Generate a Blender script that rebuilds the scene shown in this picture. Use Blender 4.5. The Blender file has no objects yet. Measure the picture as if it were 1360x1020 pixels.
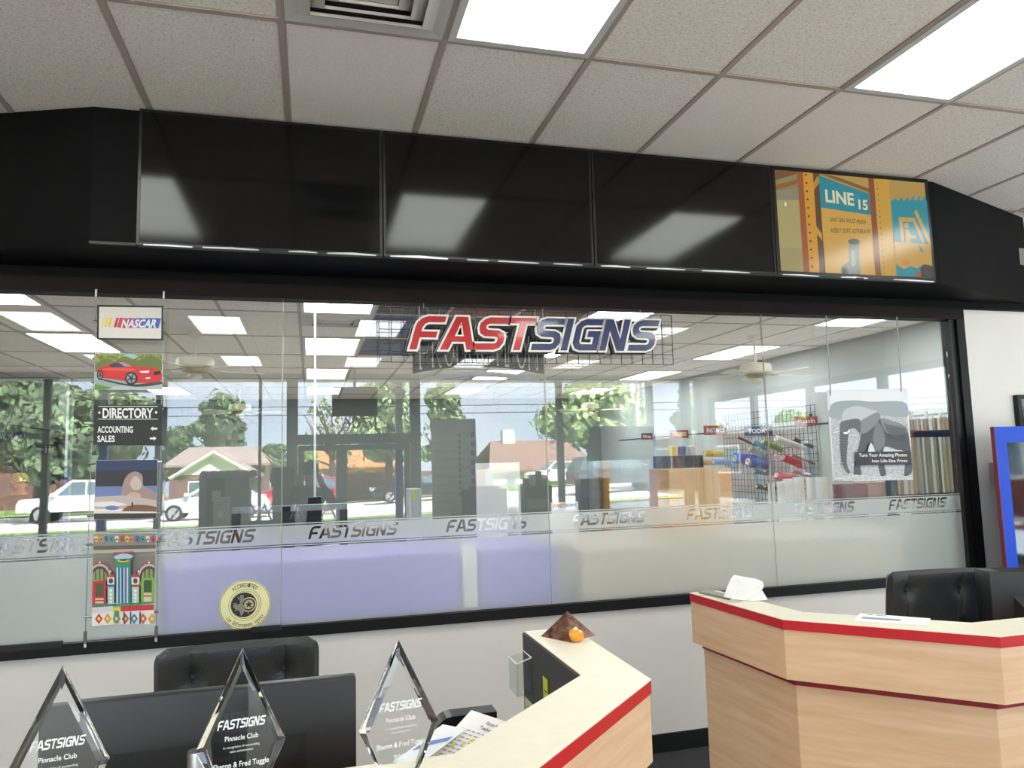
import bpy, bmesh, math, random
from mathutils import Matrix, Vector, geometry
random.seed(7)
S = bpy.context.scene
COL = S.collection
PI = math.pi
CEIL = 3.313            # lobby ceiling height
PCEIL = 2.93            # workshop ceiling height
# ------------------------------------------------------------------ camera
FPX, YAW, PITCH, ROLL = 988.18, 0.2658, 0.1027, -0.0257
CAM = Vector((0.0, -4.0598, CEIL - 1.6468))
_f = Vector((math.sin(YAW)*math.cos(PITCH), math.cos(YAW)*math.cos(PITCH), math.sin(PITCH)))
_r = Vector((math.cos(YAW), -math.sin(YAW), 0)); _u = _r.cross(_f)
_c, _s = math.cos(ROLL), math.sin(ROLL)
RV, UV, FV = _c*_r + _s*_u, -_s*_r + _c*_u, _f
cd = bpy.data.cameras.new('camera'); cam = bpy.data.objects.new('camera', cd); COL.objects.link(cam)
cd.sensor_fit = 'HORIZONTAL'; cd.sensor_width = 36.0; cd.lens = FPX/1360*36; cd.clip_start = 0.02; cd.clip_end = 400
cam.matrix_world = Matrix(((RV.x, UV.x, -FV.x, CAM.x), (RV.y, UV.y, -FV.y, CAM.y), (RV.z, UV.z, -FV.z, CAM.z), (0, 0, 0, 1)))
S.camera = cam
# ------------------------------------------------------------------ sky, sun, exposure
SKY = 4.6
w = bpy.data.worlds.new('world'); S.world = w; w.use_nodes = True
nt = w.node_tree; nt.nodes.clear()
out = nt.nodes.new('ShaderNodeOutputWorld'); bg = nt.nodes.new('ShaderNodeBackground')
tc = nt.nodes.new('ShaderNodeTexCoord'); nz = nt.nodes.new('ShaderNodeTexNoise'); cr = nt.nodes.new('ShaderNodeValToRGB')
nz.inputs['Scale'].default_value = 2.2; nz.inputs['Detail'].default_value = 6
cr.color_ramp.elements[0].position = 0.38; cr.color_ramp.elements[0].color = (0.60, 0.74, 0.90, 1)
cr.color_ramp.elements[1].position = 0.66; cr.color_ramp.elements[1].color = (0.86, 0.93, 1.0, 1)
nt.links.new(tc.outputs['Generated'], nz.inputs['Vector']); nt.links.new(nz.outputs['Fac'], cr.inputs['Fac'])
nt.links.new(cr.outputs['Color'], bg.inputs['Color']); bg.inputs['Strength'].default_value = SKY
nt.links.new(bg.outputs['Background'], out.inputs['Surface'])
sd = bpy.data.lights.new('sun', 'SUN'); sd.energy = 32.0; sd.angle = 0.03; sd.color = (1.0, 0.96, 0.90)
sun = bpy.data.objects.new('sun', sd); COL.objects.link(sun)
sun.rotation_euler = Vector((-0.35, -0.62, -0.80)).to_track_quat('-Z', 'Y').to_euler()
S.view_settings.view_transform = 'Standard'; S.view_settings.look = 'None'
S.view_settings.exposure = 0.86; S.view_settings.gamma = 1.0; S.view_settings.use_curve_mapping = False
LAMP = 5.0              # radiance of the ceiling panels
# ------------------------------------------------------------------ pixel -> place
def ray(x, y): return (RV*((x-680)/FPX) + UV*((510-y)/FPX) + FV)
def at(x, y, Y):                      # point on the plane y = Y
    d = ray(x, y); return CAM + d*((Y-CAM.y)/d.y)
def atz(x, y, Z):                     # point on the plane z = Z
    d = ray(x, y); return CAM + d*((Z-CAM.z)/d.z)
def atx(x, y, X):
    d = ray(x, y); return CAM + d*((X-CAM.x)/d.x)
def mir(x, y, Y):                     # a thing seen mirrored in the glass: its real place behind the camera
    p = at(x, y, Y); return Vector((p.x, -p.y, p.z))
# ------------------------------------------------------------------ materials
def lin(h):
    h = h.lstrip('#'); o = []
    for i in (0, 2, 4):
        c = int(h[i:i+2], 16)/255; o.append(c/12.92 if c <= .04045 else ((c+.055)/1.055)**2.4)
    return tuple(o)+(1.0,)
MATS = {}
def M(hexc, rough=.6, metal=0.0, spec=.5, var=0.0, vscale=8.0, bump=0.0, bscale=60.0, stretch=(1, 1, 1), coat=0.0):
    key = (hexc, rough, metal, spec, var, vscale, bump, bscale, stretch, coat)
    if key in MATS: return MATS[key]
    m = bpy.data.materials.new('surface_'+hexc.strip('#')); m.use_nodes = True
    n = m.node_tree; b = n.nodes['Principled BSDF']
    b.inputs['Base Color'].default_value = lin(hexc); b.inputs['Roughness'].default_value = rough
    b.inputs['Metallic'].default_value = metal; b.inputs['Specular IOR Level'].default_value = spec
    b.inputs['Coat Weight'].default_value = coat
    if var or bump:
        t = n.nodes.new('ShaderNodeTexCoord'); mp = n.nodes.new('ShaderNodeMapping'); mp.inputs['Scale'].default_value = stretch
        n.links.new(t.outputs['Object'], mp.inputs['Vector'])
    if var:
        a = n.nodes.new('ShaderNodeTexNoise'); a.inputs['Scale'].default_value = vscale; a.inputs['Detail'].default_value = 5
        r = n.nodes.new('ShaderNodeValToRGB'); c = lin(hexc)
        r.color_ramp.elements[0].position = .3; r.color_ramp.elements[1].position = .7
        r.color_ramp.elements[0].color = tuple(max(0, v*(1-var)) for v in c[:3])+(1,)
        r.color_ramp.elements[1].color = tuple(min(1, v*(1+var)) for v in c[:3])+(1,)
        n.links.new(mp.outputs['Vector'], a.inputs['Vector']); n.links.new(a.outputs['Fac'], r.inputs['Fac'])
        n.links.new(r.outputs['Color'], b.inputs['Base Color'])
    if bump:
        a = n.nodes.new('ShaderNodeTexNoise'); a.inputs['Scale'].default_value = bscale; a.inputs['Detail'].default_value = 3
        bp = n.nodes.new('ShaderNodeBump'); bp.inputs['Strength'].default_value = bump; bp.inputs['Distance'].default_value = .01
        n.links.new(mp.outputs['Vector'], a.inputs['Vector']); n.links.new(a.outputs['Fac'], bp.inputs['Height'])
        n.links.new(bp.outputs['Normal'], b.inputs['Normal'])
    MATS[key] = m; return m
def emis(hexc, strength, gloss=0.0):
    key = ('e', hexc, strength, gloss)
    if key in MATS: return MATS[key]
    m = bpy.data.materials.new('glow_'+hexc.strip('#')); m.use_nodes = True
    b = m.node_tree.nodes['Principled BSDF']; b.inputs['Base Color'].default_value = (.02, .02, .02, 1)
    b.inputs['Roughness'].default_value = .15; b.inputs['Specular IOR Level'].default_value = gloss
    b.inputs['Emission Color'].default_value = lin(hexc); b.inputs['Emission Strength'].default_value = strength
    MATS[key] = m; return m
def glassmat(name, refl, tint=(1, 1, 1), rough=0.0):   # clear sheet: part mirrors, the rest passes straight through
    m = bpy.data.materials.new(name); m.use_nodes = True; n = m.node_tree; n.nodes.clear()
    o = n.nodes.new('ShaderNodeOutputMaterial'); mx = n.nodes.new('ShaderNodeMixShader')
    t = n.nodes.new('ShaderNodeBsdfTransparent'); g = n.nodes.new('ShaderNodeBsdfGlossy')
    t.inputs['Color'].default_value = tuple(tint)+(1,); g.inputs['Roughness'].default_value = rough
    mx.inputs['Fac'].default_value = refl
    n.links.new(t.outputs[0], mx.inputs[1]); n.links.new(g.outputs[0], mx.inputs[2]); n.links.new(mx.outputs[0], o.inputs['Surface'])
    return m
GLASS = glassmat('clear_window_glass', .075, (.985, .985, .985))
STORE = glassmat('storefront_glass', .05, (.97, .98, .98))
ACRYL = glassmat('clear_acrylic', .07, (.96, .97, .97))
def filmmat():
    m = bpy.data.materials.new('frosted_film'); m.use_nodes = True; n = m.node_tree; n.nodes.clear()
    o = n.nodes.new('ShaderNodeOutputMaterial')
    rf = n.nodes.new('ShaderNodeBsdfRefraction'); rf.inputs['Roughness'].default_value = .62; rf.inputs['IOR'].default_value = 1.25
    rf.inputs['Color'].default_value = (.93, .96, .95, 1)
    d = n.nodes.new('ShaderNodeBsdfDiffuse'); d.inputs['Color'].default_value = (.88, .92, .90, 1)
    t = n.nodes.new('ShaderNodeBsdfTranslucent'); t.inputs['Color'].default_value = (.8, .84, .82, 1)
    m1 = n.nodes.new('ShaderNodeMixShader'); m1.inputs['Fac'].default_value = .10
    m2 = n.nodes.new('ShaderNodeMixShader'); m2.inputs['Fac'].default_value = .62
    n.links.new(d.outputs[0], m1.inputs[1]); n.links.new(t.outputs[0], m1.inputs[2])
    n.links.new(m1.outputs[0], m2.inputs[1]); n.links.new(rf.outputs[0], m2.inputs[2]); n.links.new(m2.outputs[0], o.inputs['Surface'])
    return m
FILM = filmmat()
def tilemat(hexc, holes):
    m = bpy.data.materials.new('acoustic_tile'); m.use_nodes = True; n = m.node_tree; b = n.nodes['Principled BSDF']
    b.inputs['Roughness'].default_value = .9; b.inputs['Specular IOR Level'].default_value = .2
    t = n.nodes.new('ShaderNodeTexCoord'); oi = n.nodes.new('ShaderNodeObjectInfo'); ad = n.nodes.new('ShaderNodeVectorMath'); ad.operation = 'ADD'
    sc = n.nodes.new('ShaderNodeVectorMath'); sc.operation = 'SCALE'; sc.inputs['Scale'].default_value = 3.7
    n.links.new(oi.outputs['Location'], sc.inputs[0]); n.links.new(t.outputs['Object'], ad.inputs[0]); n.links.new(sc.outputs[0], ad.inputs[1])
    a = n.nodes.new('ShaderNodeTexNoise'); a.inputs['Scale'].default_value = 85; a.inputs['Detail'].default_value = 4; a.inputs['Roughness'].default_value = .75
    v = n.nodes.new('ShaderNodeTexVoronoi'); v.inputs['Scale'].default_value = 62
    for q in (a, v): n.links.new(ad.outputs[0], q.inputs['Vector'])
    c = lin(hexc)
    r = n.nodes.new('ShaderNodeValToRGB'); r.color_ramp.elements[0].position = .30; r.color_ramp.elements[1].position = .62
    r.color_ramp.elements[0].color = tuple(x*(.78 if holes else .93) for x in c[:3])+(1,); r.color_ramp.elements[1].color = tuple(min(1, x*1.08) for x in c[:3])+(1,)
    n.links.new(a.outputs['Fac'], r.inputs['Fac'])
    if holes:
        h = n.nodes.new('ShaderNodeValToRGB'); h.color_ramp.elements[0].position = .11; h.color_ramp.elements[1].position = .17
        h.color_ramp.elements[0].color = (.45, .42, .38, 1); h.color_ramp.elements[1].color = (1, 1, 1, 1)
        n.links.new(v.outputs['Distance'], h.inputs['Fac'])
        mx = n.nodes.new('ShaderNodeMix'); mx.data_type = 'RGBA'; mx.blend_type = 'MULTIPLY'; mx.inputs['Factor'].default_value = 1
        n.links.new(r.outputs['Color'], mx.inputs['A']); n.links.new(h.outputs['Color'], mx.inputs['B']); n.links.new(mx.outputs['Result'], b.inputs['Base Color'])
    else: n.links.new(r.outputs['Color'], b.inputs['Base Color'])
    bp = n.nodes.new('ShaderNodeBump'); bp.inputs['Strength'].default_value = .35 if holes else .12; bp.inputs['Distance'].default_value = .004
    n.links.new(a.outputs['Fac'], bp.inputs['Height']); n.links.new(bp.outputs['Normal'], b.inputs['Normal'])
    return m
TILE, TILE_SMOOTH = tilemat('#f8eee2', True), tilemat('#f4ebe0', False)
def woodmat(hexc, dark):
    m = bpy.data.materials.new('maple_laminate'); m.use_nodes = True; n = m.node_tree; b = n.nodes['Principled BSDF']
    b.inputs['Roughness'].default_value = .42
    t = n.nodes.new('ShaderNodeTexCoord'); mp = n.nodes.new('ShaderNodeMapping'); mp.inputs['Scale'].default_value = (1.1, 1.1, 14)
    mp.inputs['Rotation'].default_value = (.05, .05, 0)
    a = n.nodes.new('ShaderNodeTexNoise'); a.inputs['Scale'].default_value = 3.2; a.inputs['Detail'].default_value = 7; a.inputs['Distortion'].default_value = .4
    r = n.nodes.new('ShaderNodeValToRGB'); r.color_ramp.elements[0].position = .3; r.color_ramp.elements[1].position = .72
    r.color_ramp.elements[0].color = lin(dark); r.color_ramp.elements[1].color = lin(hexc)
    n.links.new(t.outputs['Object'], mp.inputs['Vector']); n.links.new(mp.outputs['Vector'], a.inputs['Vector'])
    n.links.new(a.outputs['Fac'], r.inputs['Fac']); n.links.new(r.outputs['Color'], b.inputs['Base Color'])
    return m
MAPLE = woodmat('#e6c3a0', '#d6ae86')
BLACK = M('#0c0c0d', .55); BLACKPAINT = M('#0b0b0c', .65, spec=.12, var=.25, vscale=3, bump=.05, bscale=25); GLOSSBLACK = M('#060607', .1, spec=.6)
WHITE = M('#f2f2f0', .5); CHROME = M('#c9cacb', .22, 1.0); STEEL = M('#9b9ea0', .35, .9); DARKMETAL = M('#34383a', .4, .6)
CREAM = M('#ece5cf', .38, var=.02, vscale=30); RED = M('#c40016', .4); WALLP = M('#e0dcd6', .75, var=.02, vscale=2, bump=.06, bscale=120)
LEATHER = M('#2b2d2f', .34, bump=.25, bscale=140); CARPET = M('#3a3a3d', .95, var=.45, vscale=40, stretch=(1, 9, 1), bump=.4, bscale=90)
CARD = M('#cfa877', .8, var=.05, vscale=12); PAPER = M('#f4f4f2', .7)
# ------------------------------------------------------------------ mesh building
WM = {}
class MB:
    def __init__(s, root=None):
        s.v = []; s.f = []; s.mi = []; s.mats = []; s.smooth = False
        s.X = Matrix.Identity(4); s.inv = WM[root].inverted() if root else Matrix.Identity(4)
    def mat(s, m):
        if m not in s.mats: s.mats.append(m)
        return s.mats.index(m)
    def add(s, vs, fs, m=None):
        b = len(s.v); T = s.inv @ s.X
        s.v += [T @ Vector(p) for p in vs]; k = s.mat(m) if m else 0
        for f in fs: s.f.append([i+b for i in f]); s.mi.append(k)
        return s
    def box(s, x0, x1, y0, y1, z0, z1, m=None):
        x0, x1 = min(x0, x1), max(x0, x1); y0, y1 = min(y0, y1), max(y0, y1); z0, z1 = min(z0, z1), max(z0, z1)
        return s.add([(x0, y0, z0), (x1, y0, z0), (x1, y1, z0), (x0, y1, z0), (x0, y0, z1), (x1, y0, z1), (x1, y1, z1), (x0, y1, z1)],
                     [(0, 3, 2, 1), (4, 5, 6, 7), (0, 1, 5, 4), (1, 2, 6, 5), (2, 3, 7, 6), (3, 0, 4, 7)], m)
    def bbox(s, x0, x1, y0, y1, z0, z1, r=.01, m=None):      # box with chamfered edges
        bm = bmesh.new(); bmesh.ops.create_cube(bm, size=1)
        for v in bm.verts: v.co = Vector(((x0+x1)/2+v.co.x*(x1-x0), (y0+y1)/2+v.co.y*(y1-y0), (z0+z1)/2+v.co.z*(z1-z0)))
        bmesh.ops.bevel(bm, geom=bm.edges[:], offset=r, segments=2, affect='EDGES', profile=.5)
        return s.bm(bm, m)
    def bm(s, bm, m=None):
        bm.verts.index_update(); vs = [v.co.copy() for v in bm.verts]; fs = [[v.index for v in f.verts] for f in bm.faces]
        bm.free(); return s.add(vs, fs, m)
    def prism(s, loop, fn, d0, d1, m=None, holes=()):       # flat outline with depth; fn(u, v, d) -> point
        loops = [list(loop)]+[list(h) for h in holes]
        flat = [p for l in loops for p in l]
        tris = geometry.tessellate_polygon([[Vector((p[0], p[1], 0)) for p in l] for l in loops])
        n = len(flat); vs = [fn(p[0], p[1], d0) for p in flat]
        if d1 is None: return s.add(vs, [tuple(t) for t in tris], m)
        vs += [fn(p[0], p[1], d1) for p in flat]
        fs = [tuple(t) for t in tris]+[tuple(i+n for i in reversed(t)) for t in tris]
        b = 0
        for l in loops:
            k = len(l)
            for i in range(k): j = (i+1) % k; fs.append((b+i, b+j, b+j+n, b+i+n))
            b += k
        return s.add(vs, fs, m)
    def tube(s, pts, r, n=8, m=None, cap=True):
        pts = [Vector(p) for p in pts]; rs = r if isinstance(r, (list, tuple)) else [r]*len(pts); vs = []; fs = []
        t0 = (pts[1]-pts[0]).normalized(); a = Vector((0, 0, 1)) if abs(t0.z) < .9 else Vector((1, 0, 0)); u = t0.cross(a).normalized()
        for i, p in enumerate(pts):
            t = ((pts[min(i+1, len(pts)-1)]-pts[max(i-1, 0)])).normalized(); u = (u-t*u.dot(t)).normalized(); q = t.cross(u)
            for k in range(n):
                g = 2*PI*k/n; vs.append(p+(u*math.cos(g)+q*math.sin(g))*rs[i])
        for i in range(len(pts)-1):
            for k in range(n): j = (k+1) % n; fs.append((i*n+k, i*n+j, (i+1)*n+j, (i+1)*n+k))
        if cap: fs.append(tuple(range(n-1, -1, -1))); fs.append(tuple(range((len(pts)-1)*n, len(pts)*n)))
        return s.add(vs, fs, m)
    def lathe(s, prof, c=(0, 0, 0), n=20, m=None):          # prof [(r, z)] about the z axis
        vs = []; fs = []; c = Vector(c); k = len(prof)
        for i in range(n):
            g = 2*PI*i/n
            for r, z in prof: vs.append(c+Vector((r*math.cos(g), r*math.sin(g), z)))
        for i in range(n):
            j = (i+1) % n
            for q in range(k-1): fs.append((i*k+q, j*k+q, j*k+q+1, i*k+q+1))
        return s.add(vs, fs, m)
    def cyl(s, a, b, r, n=16, m=None, r2=None): return s.tube([a, b], [r, r if r2 is None else r2], n, m)
    def build(s, name, m=None, parent=None, smooth=False):
        me = bpy.data.meshes.new(name); o = bpy.data.objects.new(name, me); COL.objects.link(o)
        vs = s.v
        if parent is None:
            lo = [min(v[i] for v in vs) for i in range(3)]; hi = [max(v[i] for v in vs) for i in range(3)]
            c = Vector(((lo[0]+hi[0])/2, (lo[1]+hi[1])/2, lo[2])); vs = [v-c for v in vs]; o.location = c
            WM[o] = Matrix.Translation(c)
        else:
            o.parent = parent; WM[o] = WM[parent]
            if parent.type == 'MESH' and parent.parent is None: pass
        me.from_pydata([tuple(v) for v in vs], [], s.f); me.validate()
        for q in (s.mats or [m]): me.materials.append(q)
        if s.mats: me.polygons.foreach_set('material_index', s.mi[:len(me.polygons)])
        if smooth:
            me.polygons.foreach_set('use_smooth', [True]*len(me.polygons))
            if hasattr(me, 'set_sharp_from_angle'): me.set_sharp_from_angle(angle=.7)
        bm = bmesh.new(); bm.from_mesh(me); bmesh.ops.recalc_face_normals(bm, faces=bm.faces); bm.to_mesh(me); bm.free()
        return o
def thing(name, label, cat, loc=(0, 0, 0), rz=0.0, group=None):
    o = bpy.data.objects.new(name, None); COL.objects.link(o); o.empty_display_size = .1
    o.location = loc; o.rotation_euler = (0, 0, rz); WM[o] = Matrix.Translation(Vector(loc)) @ Matrix.Rotation(rz, 4, 'Z')
    return tag(o, label, cat, group)
def tag(o, label, cat, group=None):
    o['label'] = label; o['category'] = cat
    if group: o['group'] = group
    return o
def struct(o, label=None):
    o['kind'] = 'structure'
    if label: o['label'] = label
    return o
def copy_tree(o, parent=None):
    c = o.copy(); COL.objects.link(c); c.parent = parent
    for ch in [k for k in o.children]: copy_tree(ch, c)
    return c
def quadmap(c00, c10, c01, c11, nrm):     # bilinear place on a flat panel given its corners
    c00, c10, c01, c11, nrm = map(Vector, (c00, c10, c01, c11, nrm))
    return lambda u, v, d: (c00*(1-u)+c10*u)*(1-v)+(c01*(1-u)+c11*u)*v+nrm*d
_TX = {}
def text_geo(t, bold=0.0):
    if (t, bold) in _TX: return _TX[(t, bold)]
    cu = bpy.data.curves.new('lettering', 'FONT'); cu.body = t; cu.size = 1; cu.offset = bold; cu.resolution_u = 3; cu.fill_mode = 'FRONT'
    o = bpy.data.objects.new('lettering', cu); COL.objects.link(o)
    dg = bpy.context.evaluated_depsgraph_get(); me = o.evaluated_get(dg).to_mesh()
    vs = [(v.co.x, v.co.y) for v in me.vertices]; fs = [tuple(p.vertices) for p in me.polygons]
    o.evaluated_get(dg).to_mesh_clear(); bpy.data.objects.remove(o); bpy.data.curves.remove(cu)
    x0, x1 = min(v[0] for v in vs), max(v[0] for v in vs)
    _TX[(t, bold)] = r = ([((x-x0)/(x1-x0), y/.73) for x, y in vs], fs); return r
def text_on(mb, t, fn, u0, u1, v0, v1, d, m, bold=0.0, shear=0.0):   # v0 baseline, v1 cap height
    vs, fs = text_geo(t, bold)
    mb.add([fn(u0+(u1-u0)*x+shear*y, v0+(v1-v0)*y, d) for x, y in vs], fs, m)
# ------------------------------------------------------------------ the wide italic letters
def stroke(pts, wd):
    P = [Vector(p).to_2d() if len(p) > 2 else Vector((p[0], p[1])) for p in pts]; L = []; R = []
    for i, p in enumerate(P):
        d1 = (P[i]-P[i-1]).normalized() if i else None; d2 = (P[i+1]-P[i]).normalized() if i < len(P)-1 else None
        if d1 is None: n = Vector((-d2.y, d2.x)); k = 1
        elif d2 is None: n = Vector((-d1.y, d1.x)); k = 1
        else:
            n = (Vector((-d1.y, d1.x))+Vector((-d2.y, d2.x))).normalized(); k = 1/max(.4, n.dot(Vector((-d2.y, d2.x))))
        L.append(tuple(p+n*wd/2*k)); R.append(tuple(p-n*wd/2*k))
    return L+R[::-1]
def shr(l, s=.27): return [(x+s*y, y) for x, y in l]
GL = {
 'F': (.78, [shr([(0, 0), (.2, 0), (.2, .36), (.66, .36), (.66, .54), (.2, .54), (.2, .66), (.25, .77), (.35, .82), (.8, .82), (.8, 1), (.28, 1), (.13, .94), (.03, .82), (0, .68)])]),
 'A': (.86, [[(-.02, 0), (.21, 0), (.335, .24), (.72, .24), (.75, 0), (.96, 0), (.82, 1), (.48, 1)], [(.42, .41), (.68, .41), (.625, .83), (.61, .83)]]),
 'S': (.80, [shr(stroke([(.82, .9), (.27, .9), (.17, .86), (.1, .78), (.1, .68), (.14, .58), (.24, .52), (.58, .5), (.68, .45), (.72, .36), (.72, .24), (.66, .14), (.56, .1), (-.02, .1)], .195))]),
 'T': (.72, [shr([(.27, 0), (.47, 0), (.47, .82), (.76, .82), (.76, 1), (-.02, 1), (-.02, .82), (.27, .82)])]),
 'I': (.22, [shr([(0, 0), (.2, 0), (.2, 1), (0, 1)])]),
 'G': (.80, [shr(stroke([(.82, .9), (.30, .9), (.18, .85), (.1, .74), (.1, .26), (.17, .14), (.28, .1), (.72, .1), (.72, .52), (.42, .52)], .195))]),
 'N': (.84, [shr([(0, 0), (.2, 0), (.2, .64), (.56, 0), (.8, 0), (.8, 1), (.6, 1), (.6, .36), (.24, 1), (0, 1)])])}
def offset_loop(l, d):
    A = sum(l[i][0]*l[(i+1) % len(l)][1]-l[(i+1) % len(l)][0]*l[i][1] for i in range(len(l)))
    sg = 1 if A > 0 else -1; o = []
    for i in range(len(l)):
        p0, p1, p2 = Vector(l[i-1]), Vector(l[i]), Vector(l[(i+1) % len(l)])
        a = (p1-p0).normalized(); b = (p2-p1).normalized(); n = (Vector((a.y, -a.x))+Vector((b.y, -b.x)))
        n = n.normalized() if n.length > 1e-6 else Vector((a.y, -a.x)); k = 1/max(.5, n.dot(Vector((b.y, -b.x))))
        o.append(tuple(p1+n*d*sg*k))
    return o
def logo(gap=.1):                     # [(letter, loops)] with the whole word 0..1 wide, cap height h
    x = 0; r = []
    for ch in 'FASTSIGNS':
        wd, loops = GL[ch]; r.append((ch, [[(px+x, py) for px, py in l] for l in loops])); x += wd+gap
    tot = max(p[0] for _, ls in r for l in ls for p in l)
    return [(c, [[(px/tot, py/tot) for px, py in l] for l in ls]) for c, ls in r], 1/tot
LOGO, LOGOH = logo()
def logo_on(mb, fn, u0, u1, v0, v1, d, m, ms=None):
    for i, (c, ls) in enumerate(LOGO):
        q = [[(u0+(u1-u0)*x, v0+(v1-v0)*y/LOGOH) for x, y in l] for l in ls]
        mb.prism(q[0], fn, d, None, (ms or (lambda k: m))(i), holes=q[1:])
# ================================================================== the setting
XL, XR, YB = -6.3, 7.8, -9.74           # lobby
PXL, PXR, PYB = -6.3, 5.9, 10.6         # workshop behind the glass
T = .6096; GX0 = -.7161
GZ0, GZ1 = .863, 2.545                  # glass bottom and top
PANES = [-3.042, -1.592, -.143, 1.306, 2.756, 4.19]
struct(MB().box(XL-.15, XR+.15, -4.7, .06, -.12, 0).build('floor', CARPET), 'dark charcoal carpet floor')
struct(MB().box(XL-.15, XR+.15, YB-.1, -4.7, -.12, 0).build('floor', M('#e6e0d6', .45, var=.05, vscale=1.5)), 'unseen pale entry floor, added to bounce light onto the ceiling')  # guessed floor behind the camera, added pale to throw light up at the ceiling
struct(MB().box(XL-.15, XR+.15, .06, PYB+.1, -.12, 0).build('floor', M('#a9aaa5', .5, var=.08, vscale=2)), 'pale grey workshop floor, its tone picked to bounce light')  # unseen floor, made pale so it bounces light into the workshop
wf = MB().box(XL, XR, 0, .055, 0, GZ0-.055).box(XL, XR, 0, .055, GZ1+.075, CEIL+.12).box(XL, PANES[0]-.11, 0, .055, GZ0-.055, GZ1+.075).box(PANES[-1]+.11, XR, 0, .055, GZ0-.055, GZ1+.075)
struct(wf.build('wall_front', WALLP), 'off-white painted wall around the long interior window')
struct(MB().box(XL-.12, XL, YB, PYB, 0, CEIL+.1).build('wall_left', WALLP))
struct(MB().box(PXL, PXR, PYB, PYB+.12, 0, PCEIL+.3).build('wall_back', M('#767c7b', .8)))
struct(MB().box(PXR, PXR+.12, .12, PYB, 0, PCEIL+.3).build('wall_workshop', M('#b4baba', .8)))
struct(MB().box(XL, PANES[0], -.014, 0, 0, .098).box(PANES[0], XR, -.014, 0, 0, .098).build('baseboard_front', M('#0b0b0c', .5)))
# right lobby wall with its row of windows
yw0, yw1, sz0, sz1 = -9.45, -1.6, .35, 2.83
struct(MB().box(XR, XR+.12, YB, 0, 0, sz0).box(XR, XR+.12, YB, 0, sz1, CEIL+.1).box(XR, XR+.12, YB, yw0, sz0, sz1).box(XR, XR+.12, yw1, 0, sz0, sz1).build('wall_right', WALLP))
def glazing(name, label, a, b, z0, z1, axis, mull, fw, dep, m, glass, transoms=()):
    # a run of framed panes along x (axis 0, plane y = dep) or along y (axis 1, plane x = dep)
    def bx(mb, p, q, r0, r1, t0, t1):
        return mb.box(p, q, dep+t0, dep+t1, r0, r1) if axis == 0 else mb.box(dep+t0, dep+t1, p, q, r0, r1)
    mb = MB(); bx(mb, a, b, z0, z0+fw, -.05, .05); bx(mb, a, b, z1-fw, z1, -.05, .05)
    root = mb.build(name, m); struct(root, label)
    for x, wd in mull: bx(q := MB(root), x-wd/2, x+wd/2, z0+fw, z1-fw, -.05, .05); q.build('mullion', m, root)
    xs = [a]+[x for x, _ in mull]+[b]
    for i in range(len(xs)-1):
        if xs[i+1]-xs[i] > .1: bx(q := MB(root), xs[i], xs[i+1], z0+fw, z1-fw, -.004, .004); q.build('pane', glass, root)
    return root
FRAME = M('#8b9492', .5, .1)
glazing('window_2', 'row of side windows along the right lobby wall', yw0, yw1, sz0, sz1, 1, [(y, .12) for y in (-9.42, -7.9, -6.3, -4.7, -3.1, -1.63)], .1, XR+.06, FRAME, STORE)
# storefront behind the camera, seen mirrored in the window
sx = lambda p: mir(p, 600, -YB).x
dl, dm, dr = sx(388), sx(454), sx(552)
mull = [(XL+.05, .1), (sx(60), .1), (sx(210), .1), (sx(345), .05), (dl, .19), (dr, .19), (sx(745), .12), (sx(914), .18), (XR-.06, .14)]
sf = glazing('window_3', 'floor to ceiling glass storefront facing the parking lot', XL, XR, .0, CEIL, 0, mull, .1, YB, FRAME, STORE)
dz = mir(470, 583, -YB).z
MB(sf).box(dl, dr, YB-.06, YB+.06, dz-.09, dz+.09).build('door_header', FRAME, sf)
for nm, a, b in (('door_1', dl+.1, dm), ('door_2', dm, dr-.1)):
    fr = MB().box(a, a+.1, YB-.09, YB-.055, .02, dz-.1).box(b-.1, b, YB-.09, YB-.055, .02, dz-.1).box(a+.1, b-.1, YB-.09, YB-.055, .02, .28).box(a+.1, b-.1, YB-.09, YB-.055, dz-.2, dz-.1)
    d = struct(fr.build(nm, FRAME), 'glass entrance door leaf with dark metal frame')
    MB(d).box(a+.1, b-.1, YB-.077, YB-.069, .28, dz-.2).build('pane', STORE, d)
    MB(d).tube([(b-.16, YB-.055, .95), (b-.16, YB-.02, .95), (b-.16, YB-.02, 1.25), (b-.16, YB-.055, 1.25)], .012).build('pull_handle', STEEL, d)
tr = MB(sf); fn = quadmap((sx(500), YB-.012, dz+.12), (sx(455), YB-.012, dz+.12), (sx(500), YB-.012, dz+.42), (sx(455), YB-.012, dz+.42), (0, -1, 0))
text_on(tr, '1306', fn, .0, 1, .25, .95, 0, M('#5b6263', .5)); tr.build('street_number', None, sf)
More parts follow.
